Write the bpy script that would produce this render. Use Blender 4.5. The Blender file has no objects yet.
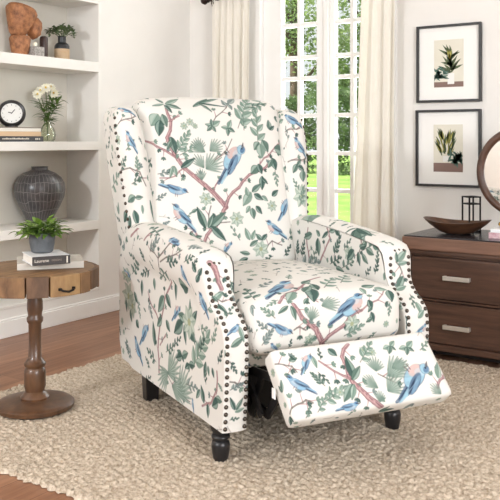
import bpy, bmesh, math, random
import numpy as np
from mathutils import Vector, Matrix, Euler
R = math.radians
PI = math.pi
scene = bpy.context.scene
COL = scene.collection
random.seed(7)
rng = np.random.default_rng(11)

# ------------------------------------------------------------------ helpers
def srgb(r, g, b):
    f = lambda c: (c/255/12.92) if c/255 <= .04045 else ((c/255+.055)/1.055)**2.4
    return (f(r), f(g), f(b), 1)

class MB:
    """collects shapes of ONE mesh object"""
    def __init__(s): s.v = []; s.f = []; s.uv = []
    def add(s, vs, fs, uvs=None):
        n = len(s.v); s.v += [tuple(map(float, p)) for p in vs]
        for i, f in enumerate(fs):
            s.f.append([n+k for k in f]); s.uv.append(uvs[i] if uvs else None)
        return s
    def box(s, lo, hi, M=None):
        x0, y0, z0 = lo; x1, y1, z1 = hi
        vs = [Vector(p) for p in ((x0,y0,z0),(x1,y0,z0),(x1,y1,z0),(x0,y1,z0),(x0,y0,z1),(x1,y0,z1),(x1,y1,z1),(x0,y1,z1))]
        if M: vs = [M @ p for p in vs]
        return s.add(vs, [(0,3,2,1),(4,5,6,7),(0,1,5,4),(1,2,6,5),(2,3,7,6),(3,0,4,7)])
    def lathe(s, prof, seg=32, c=(0,0,0), M=None, sx=1, sy=1):
        vs = []; fs = []; n = len(prof)
        for k in range(seg):
            a = 2*PI*k/seg
            for r, z in prof:
                p = Vector((c[0]+r*math.cos(a)*sx, c[1]+r*math.sin(a)*sy, c[2]+z)); vs.append(M @ p if M else p)
        for k in range(seg):
            k2 = (k+1) % seg
            for i in range(n-1): fs.append((k*n+i, k2*n+i, k2*n+i+1, k*n+i+1))
        if prof[0][0] > 1e-6: fs.append([k*n for k in range(seg)][::-1])
        if prof[-1][0] > 1e-6: fs.append([k*n+n-1 for k in range(seg)])
        return s.add(vs, fs)
    def tube(s, pts, r, seg=8):
        pts = [Vector(p) for p in pts]; n = len(pts)
        rs = r if isinstance(r, (list, tuple)) else [r]*n
        vs = []; fs = []; up = None
        for i, p in enumerate(pts):
            d = (pts[min(i+1, n-1)]-pts[max(i-1, 0)]).normalized()
            if up is None:
                up = Vector((0,0,1)) if abs(d.z) < .9 else Vector((1,0,0))
            a = d.cross(up).normalized(); b = a.cross(d).normalized(); up = b
            for k in range(seg):
                t = 2*PI*k/seg; vs.append(p+(a*math.cos(t)+b*math.sin(t))*rs[i])
        for i in range(n-1):
            for k in range(seg):
                k2 = (k+1) % seg; fs.append((i*seg+k, i*seg+k2, (i+1)*seg+k2, (i+1)*seg+k))
        fs.append(list(range(seg))[::-1]); fs.append([(n-1)*seg+k for k in range(seg)])
        return s.add(vs, fs)
    def torus(s, c, R0, r, ax=2, seg=32, sub=8, M=None):
        vs = []; fs = []
        for i in range(seg):
            a = 2*PI*i/seg
            for j in range(sub):
                b = 2*PI*j/sub; q = ((R0+r*math.cos(b))*math.cos(a), (R0+r*math.cos(b))*math.sin(a), r*math.sin(b))
                if ax == 1: q = (q[0], q[2], q[1])
                if ax == 0: q = (q[2], q[0], q[1])
                p = Vector(c)+Vector(q); vs.append(M @ p if M else p)
        for i in range(seg):
            for j in range(sub):
                i2 = (i+1) % seg; j2 = (j+1) % sub; fs.append((i*sub+j, i2*sub+j, i2*sub+j2, i*sub+j2))
        return s.add(vs, fs)
    def leaf(s, base, d, up, L, W, bend=.25, n=5):
        """one leaf blade, folded along its midrib and bent down"""
        base = Vector(base); d = Vector(d).normalized(); up = Vector(up)
        sd = d.cross(up); sd = sd.normalized() if sd.length > 1e-4 else Vector((1,0,0)); up = sd.cross(d)
        vs = []; fs = []
        for i in range(n+1):
            t = i/n; w = W*.5*math.sin(PI*min(1, t**.75*.97+.03))
            c = base+d*L*t*(1-.15*bend*t)-up*L*bend*t*t
            vs += [c-sd*w+up*w*.35, c, c+sd*w+up*w*.35]
        for i in range(n):
            a = i*3; fs += [(a,a+1,a+4,a+3),(a+1,a+2,a+5,a+4)]
        return s.add(vs, fs)
    def blob(s, c, r, seg=24, rings=16, fn=None, M=None):
        vs = []; fs = []
        for i in range(rings+1):
            th = PI*i/rings
            for k in range(seg):
                a = 2*PI*k/seg; n = Vector((math.sin(th)*math.cos(a), math.sin(th)*math.sin(a), math.cos(th)))
                q = Vector((n.x*r[0], n.y*r[1], n.z*r[2]))*(fn(n) if fn else 1)
                p = Vector(c)+q; vs.append(M @ p if M else p)
        for i in range(rings):
            for k in range(seg):
                k2 = (k+1) % seg; fs.append((i*seg+k, (i+1)*seg+k, (i+1)*seg+k2, i*seg+k2))
        return s.add(vs, fs)
    def mesh(s, name, mat=None, smooth=True, ang=None):
        me = bpy.data.meshes.new(name); me.from_pydata(s.v, [], s.f)
        if any(u is not None for u in s.uv):
            ul = me.uv_layers.new(name='UVMap'); flat = []
            for f, u in zip(s.f, s.uv):
                for k in range(len(f)): flat += list(u[k]) if u else [0, 0]
            ul.data.foreach_set('uv', flat)
        bm = bmesh.new(); bm.from_mesh(me)
        bmesh.ops.recalc_face_normals(bm, faces=bm.faces) if ang != 'keep' else None
        lim = R(ang if isinstance(ang, (int, float)) else 40)
        for f in bm.faces: f.smooth = smooth
        if smooth:
            for e in bm.edges:
                if len(e.link_faces) == 2 and e.calc_face_angle(0) > lim: e.smooth = False
        bm.to_mesh(me); bm.free()
        if mat: me.materials.append(mat)
        return me
    def build(s, name, mat, parent=None, smooth=True, ang=None, bevel=0, seg=2, loc=None):
        o = bpy.data.objects.new(name, s.mesh(name, mat, smooth, ang)); COL.objects.link(o)
        if parent: o.parent = parent
        if loc: o.location = loc
        if bevel:
            m = o.modifiers.new('bevel', 'BEVEL'); m.width = bevel; m.segments = seg; m.limit_method = 'ANGLE'; m.angle_limit = R(40)
            m.harden_normals = False
        return o

def tag(o, label, cat, group=None):
    o['label'] = label; o['category'] = cat
    if group: o['group'] = group
    return o
def empty(name, loc, label, cat, rz=0, group=None):
    o = bpy.data.objects.new(name, None); COL.objects.link(o); o.location = loc; o.rotation_euler = (0, 0, rz)
    o.empty_display_size = .05
    return tag(o, label, cat, group)
def struct(o): o['kind'] = 'structure'; return o
def text_mesh(body, size, mat, parent, M, name='lettering'):
    cu = bpy.data.curves.new('lettering', 'FONT'); cu.body = body; cu.size = size; cu.extrude = .0002; cu.align_x = 'LEFT'; cu.align_y = 'CENTER'
    t = bpy.data.objects.new('lettering_source', cu); COL.objects.link(t)
    dg = bpy.context.evaluated_depsgraph_get(); me = bpy.data.meshes.new_from_object(t.evaluated_get(dg))
    bpy.data.objects.remove(t); me.materials.clear(); me.materials.append(mat)
    o = bpy.data.objects.new(name, me); COL.objects.link(o); o.parent = parent; o.matrix_local = M
    return o

# ------------------------------------------------------------------ materials
def mat(name, base, rough=.6, metal=0, base2=None, scale=8, detail=4, stretch=(1,1,1), bump=0, bscale=None, coat=0, spec=.5, mix=(.35,.65), coord='Object', emit=None):
    m = bpy.data.materials.new(name); m.use_nodes = True; nt = m.node_tree; N = nt.nodes; Lk = nt.links
    b = N['Principled BSDF']; b.inputs['Base Color'].default_value = base; b.inputs['Roughness'].default_value = rough
    b.inputs['Metallic'].default_value = metal; b.inputs['Coat Weight'].default_value = coat; b.inputs['Specular IOR Level'].default_value = spec
    tc = N.new('ShaderNodeTexCoord'); mp = N.new('ShaderNodeMapping'); mp.inputs['Scale'].default_value = stretch
    Lk.new(tc.outputs[coord], mp.inputs[0])
    nz = N.new('ShaderNodeTexNoise'); nz.inputs['Scale'].default_value = scale; nz.inputs['Detail'].default_value = detail; nz.inputs['Roughness'].default_value = .6
    Lk.new(mp.outputs[0], nz.inputs['Vector'])
    if base2 is not None:
        cr = N.new('ShaderNodeValToRGB'); cr.color_ramp.elements[0].position = mix[0]; cr.color_ramp.elements[1].position = mix[1]
        cr.color_ramp.elements[0].color = base; cr.color_ramp.elements[1].color = base2
        Lk.new(nz.outputs['Fac'], cr.inputs[0]); Lk.new(cr.outputs[0], b.inputs['Base Color'])
    if bump:
        bp = N.new('ShaderNodeBump'); bp.inputs['Strength'].default_value = bump; bp.inputs['Distance'].default_value = .004
        n2 = nz
        if bscale:
            n2 = N.new('ShaderNodeTexNoise'); n2.inputs['Scale'].default_value = bscale; n2.inputs['Detail'].default_value = 3
            Lk.new(mp.outputs[0], n2.inputs['Vector'])
        Lk.new(n2.outputs['Fac'], bp.inputs['Height']); Lk.new(bp.outputs[0], b.inputs['Normal'])
    return m

M = {}
M['wall'] = mat('wall_paint', srgb(232,229,224), .85, base2=srgb(236,233,228), scale=3, bump=.05, bscale=220)
M['white'] = mat('white_trim_paint', srgb(240,238,234), .45, base2=srgb(244,242,239), scale=4)
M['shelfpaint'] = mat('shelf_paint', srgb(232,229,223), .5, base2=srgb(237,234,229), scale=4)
M['shelfback'] = mat('shelf_back_tone', srgb(216,211,200), .6, base2=srgb(221,216,206), scale=4)  # back panel toned a darker greige than the shelves
M['ceiling'] = mat('ceiling_paint', srgb(240,238,234), .9)
M['black'] = mat('black_paint', srgb(26,25,27), .35, base2=srgb(34,32,33), scale=20)
M['blackmetal'] = mat('black_metal', srgb(24,23,24), .4, metal=.6, base2=srgb(34,32,33), scale=30)
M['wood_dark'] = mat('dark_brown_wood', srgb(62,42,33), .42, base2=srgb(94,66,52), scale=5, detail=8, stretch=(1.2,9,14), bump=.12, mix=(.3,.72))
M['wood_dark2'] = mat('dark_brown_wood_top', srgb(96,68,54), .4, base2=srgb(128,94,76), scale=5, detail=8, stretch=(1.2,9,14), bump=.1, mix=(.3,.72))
M['wood_plinth'] = mat('plinth_wood', srgb(34,25,22), .6)
M['topblack'] = mat('black_inlay_top', srgb(34,34,38), .25, base2=srgb(46,46,50), scale=12)
M['wood_table'] = mat('reclaimed_wood', srgb(96,64,40), .55, base2=srgb(148,106,66), scale=7, detail=9, stretch=(3,3,.8), bump=.25, mix=(.3,.7))
M['wood_block_a'] = mat('reclaimed_block_brown', srgb(70,50,36), .6, base2=srgb(120,90,66), scale=22, detail=9, stretch=(1,1,.4), bump=.35, mix=(.3,.7))
M['wood_block_b'] = mat('reclaimed_block_tan', srgb(132,100,64), .6, base2=srgb(176,142,98), scale=22, detail=9, stretch=(1,1,.4), bump=.35, mix=(.3,.7))
M['wood_block_c'] = mat('reclaimed_block_mid', srgb(92,66,44), .6, base2=srgb(148,112,76), scale=26, detail=9, stretch=(1,1,.4), bump=.35, mix=(.3,.7))
M['wood_top'] = mat('reclaimed_top', srgb(98,72,48), .55, base2=srgb(150,116,80), scale=10, detail=9, stretch=(5,1,1), bump=.2, mix=(.3,.7))
M['wood_post'] = mat('turned_wood', srgb(66,44,30), .38, base2=srgb(104,72,48), scale=9, detail=7, stretch=(4,4,.7), bump=.08, coat=.2, mix=(.3,.7))
M['iron'] = mat('dark_iron', srgb(38,34,32), .5, metal=.7)
M['bowlwood'] = mat('bowl_wood', srgb(50,31,21), .4, base2=srgb(90,60,41), scale=9, detail=7, stretch=(1,6,5), bump=.1, mix=(.3,.7))
M['mirrorwood'] = mat('mirror_frame_wood', srgb(62,40,30), .4, base2=srgb(96,66,50), scale=9, detail=6, stretch=(3,3,3), mix=(.3,.7))
M['steel'] = mat('brushed_steel', srgb(226,221,214), .42, metal=.85, base2=srgb(240,236,230), scale=30, stretch=(1,20,20))
M['nail'] = mat('antique_pewter', srgb(98,90,82), .3, metal=.9, base2=srgb(62,56,50), scale=300)
M['leaf'] = mat('green_leaf', srgb(58,88,36), .5, base2=srgb(112,144,64), scale=26, mix=(.3,.7))
M['leaf2'] = mat('bright_leaf', srgb(66,98,34), .5, base2=srgb(122,154,58), scale=20, mix=(.3,.7))
M['succ'] = mat('sage_leaf', srgb(64,88,56), .5, base2=srgb(116,134,88), scale=30, mix=(.3,.7))
M['stem'] = mat('green_stem', srgb(92,116,58), .5)
M['petal'] = mat('cream_petal', srgb(244,238,208), .6, base2=srgb(250,248,236), scale=40)
M['heart'] = mat('yellow_centre', srgb(206,176,80), .7)
M['terra'] = mat('terracotta', srgb(104,62,38), .6, base2=srgb(190,130,86), scale=34, detail=9, bump=.9, bscale=45, mix=(.3,.7))
M['speckle'] = mat('speckled_stone', srgb(128,122,118), .7, base2=srgb(190,184,178), scale=120, bump=.2)
M['darkbottle'] = mat('dark_bottle', srgb(58,42,40), .3, base2=srgb(76,56,52), scale=20)
M['tan'] = mat('tan_ceramic', srgb(190,160,126), .6, base2=srgb(204,178,146), scale=30)
M['vaseblk'] = mat('black_ceramic', srgb(40,42,44), .35)
M['potgrey'] = mat('dark_grey_pot', srgb(74,78,82), .6, base2=srgb(92,96,100), scale=40, bump=.1)
M['paper'] = mat('book_pages', srgb(240,236,228), .8, base2=srgb(226,220,210), scale=6, stretch=(1,1,120))
M['bookwhite'] = mat('white_cover', srgb(238,238,238), .4, base2=srgb(226,228,232), scale=5)
M['bookdark'] = mat('dark_brown_cover', srgb(38,32,30), .45, base2=srgb(46,39,36), scale=10)
M['bookgrey'] = mat('grey_cover', srgb(190,184,174), .5, base2=srgb(204,198,188), scale=10)
M['booktaupe'] = mat('taupe_cover', srgb(132,120,108), .5)
M['booktan'] = mat('tan_cover', srgb(220,188,152), .5)
M['bookchar'] = mat('charcoal_cover', srgb(58,58,62), .45)
M['bookpink'] = mat('pink_cover', srgb(188,142,150), .5, base2=srgb(220,196,200), scale=60)
M['ink'] = mat('pale_ink', srgb(216,208,196), .6)
M['inkdim'] = mat('dim_ink', srgb(138,126,114), .6)
M['red'] = mat('red_mark', srgb(196,104,80), .6)
M['gold'] = mat('polished_gold', srgb(214,170,84), .22, metal=1)
M['clockface'] = mat('clock_face_white', srgb(232,232,228), .5)
M['curtain'] = mat('linen_curtain', srgb(244,239,228), .9, base2=srgb(249,245,236), scale=60, stretch=(4,4,.4), bump=.15, bscale=500)
M['rod'] = mat('bronze_rod', srgb(44,32,26), .4, metal=.6)
M['mat'] = mat('mat_board', srgb(243,242,238), .8)
M['print'] = mat('print_paper', srgb(220,216,200), .8, base2=srgb(228,224,210), scale=5)
M['printbrown'] = mat('print_floor', srgb(134,110,102), .8)
M['printgrn'] = mat('print_green', srgb(70,84,62), .8, base2=srgb(106,118,84), scale=150)
M['printyel'] = mat('print_yellow_green', srgb(176,172,92), .8)
M['printteal'] = mat('print_teal', srgb(70,104,96), .8, base2=srgb(104,134,120), scale=150)
M['printwhite'] = mat('print_white', srgb(236,236,232), .8)
M['bark'] = mat('bark', srgb(86,70,58), .9, base2=srgb(120,100,84), scale=6, bump=.4)
M['tag'] = mat('tag_white', srgb(238,238,236), .7)
M['lining'] = mat('black_lining', srgb(22,21,22), .9)

def glass(name, col, rough=0.0, alpha=.12):
    m = bpy.data.materials.new(name); m.use_nodes = True; nt = m.node_tree; N = nt.nodes
    for n in list(N): N.remove(n)
    o = N.new('ShaderNodeOutputMaterial'); t = N.new('ShaderNodeBsdfTransparent'); g = N.new('ShaderNodeBsdfGlossy'); x = N.new('ShaderNodeMixShader')
    t.inputs[0].default_value = col; g.inputs['Roughness'].default_value = rough; x.inputs[0].default_value = alpha
    fr = N.new('ShaderNodeFresnel'); fr.inputs[0].default_value = 1.3
    mu = N.new('ShaderNodeMath'); mu.operation = 'MULTIPLY_ADD'; mu.inputs[1].default_value = .6; mu.inputs[2].default_value = alpha
    nt.links.new(fr.outputs[0], mu.inputs[0]); nt.links.new(mu.outputs[0], x.inputs[0])
    nt.links.new(t.outputs[0], x.inputs[1]); nt.links.new(g.outputs[0], x.inputs[2]); nt.links.new(x.outputs[0], o.inputs[0])
    return m
M['pane'] = glass('window_glass', (.97,.98,.97,1), alpha=.01)
M['vaseglass'] = glass('vase_glass', (.93,.95,.88,1), alpha=.07)
mm = bpy.data.materials.new('mirror_glass'); mm.use_nodes = True; b = mm.node_tree.nodes['Principled BSDF']
b.inputs['Metallic'].default_value = 1; b.inputs['Roughness'].default_value = .02; b.inputs['Base Color'].default_value = (.9,.9,.88,1); M['mirror'] = mm

def foliage_mat(name, a, b2, scale=3, trans=.35):
    m = mat(name, a, .6, base2=b2, scale=scale, mix=(.3,.7)); nt = m.node_tree; N = nt.nodes
    p = N['Principled BSDF']; out = N['Material Output']; t = N.new('ShaderNodeBsdfTranslucent'); x = N.new('ShaderNodeMixShader'); x.inputs[0].default_value = trans
    cr = [n for n in N if n.type == 'VALTORGB'][0]; nt.links.new(cr.outputs[0], t.inputs[0])
    nt.links.new(p.outputs[0], x.inputs[1]); nt.links.new(t.outputs[0], x.inputs[2]); nt.links.new(x.outputs[0], out.inputs[0])
    return m
M['treeleaf'] = foliage_mat('tree_leaf', srgb(128,152,94), srgb(178,196,136), 1.5, .45)
M['hedgeleaf'] = foliage_mat('hedge_leaf', srgb(92,118,76), srgb(136,158,108), 1.5, .4)
M['lawn'] = mat('lawn_grass', srgb(120,158,70), .9, base2=srgb(160,190,96), scale=1.2, detail=8)

# thin curtain cloth lets daylight through
nt = M['curtain'].node_tree; N = nt.nodes; p = N['Principled BSDF']; t = N.new('ShaderNodeBsdfTranslucent'); t.inputs[0].default_value = srgb(250,245,232)
x = N.new('ShaderNodeMixShader'); x.inputs[0].default_value = .22
nt.links.new(p.outputs[0], x.inputs[1]); nt.links.new(t.outputs[0], x.inputs[2]); nt.links.new(x.outputs[0], N['Material Output'].inputs[0])

# plank floor
def floor_mat():
    m = bpy.data.materials.new('oak_planks'); m.use_nodes = True; nt = m.node_tree; N = nt.nodes; L = nt.links; b = N['Principled BSDF']
    tc = N.new('ShaderNodeTexCoord'); mp = N.new('ShaderNodeMapping'); mp.inputs['Rotation'].default_value = (0,0,R(90)); L.new(tc.outputs['Object'], mp.inputs[0])
    br = N.new('ShaderNodeTexBrick'); br.inputs['Scale'].default_value = 1; br.inputs['Brick Width'].default_value = 1.1; br.inputs['Row Height'].default_value = .12
    br.inputs['Mortar Size'].default_value = .0012; br.offset = .37
    br.inputs['Color1'].default_value = (.25,.25,.25,1); br.inputs['Color2'].default_value = (.75,.75,.75,1); br.inputs['Mortar'].default_value = (0,0,0,1)
    L.new(mp.outputs[0], br.inputs[0])
    m2 = N.new('ShaderNodeMapping'); m2.inputs['Scale'].default_value = (2.2,26,1); L.new(mp.outputs[0], m2.inputs[0])
    nz = N.new('ShaderNodeTexNoise'); nz.inputs['Scale'].default_value = 1.6; nz.inputs['Detail'].default_value = 8; nz.inputs['Roughness'].default_value = .62; L.new(m2.outputs[0], nz.inputs['Vector'])
    mx = N.new('ShaderNodeMix'); mx.data_type = 'FLOAT'; mx.inputs[0].default_value = .3; L.new(nz.outputs['Fac'], mx.inputs[2]); L.new(br.outputs['Color'], mx.inputs[3])
    cr = N.new('ShaderNodeValToRGB'); e = cr.color_ramp.elements; e[0].position = .3; e[0].color = srgb(112,72,50); e[1].position = .68; e[1].color = srgb(170,124,94)
    L.new(mx.outputs[0], cr.inputs[0])
    dk = N.new('ShaderNodeMixRGB'); dk.blend_type = 'MULTIPLY'; dk.inputs[2].default_value = (.45,.4,.38,1); L.new(br.outputs['Fac'], dk.inputs[0]); L.new(cr.outputs[0], dk.inputs[1])
    L.new(dk.outputs[0], b.inputs['Base Color']); b.inputs['Roughness'].default_value = .38
    bp = N.new('ShaderNodeBump'); bp.inputs['Strength'].default_value = .12; bp.inputs['Distance'].default_value = .003; L.new(nz.outputs['Fac'], bp.inputs['Height']); L.new(bp.outputs[0], b.inputs['Normal'])
    return m
M['floor'] = floor_mat()
M['rug'] = mat('wool_loop_pile', srgb(160,142,120), .95, base2=srgb(214,199,180), scale=95, detail=6, bump=.6, bscale=300, mix=(.3,.6), spec=.1)

# ------------------------------------------------------------------ fabric print (drawn here, texel by texel)
S_AT = 3.2; PPM = 560; NPX = int(S_AT*PPM)
CREAM = np.array([238,235,230.])
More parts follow.
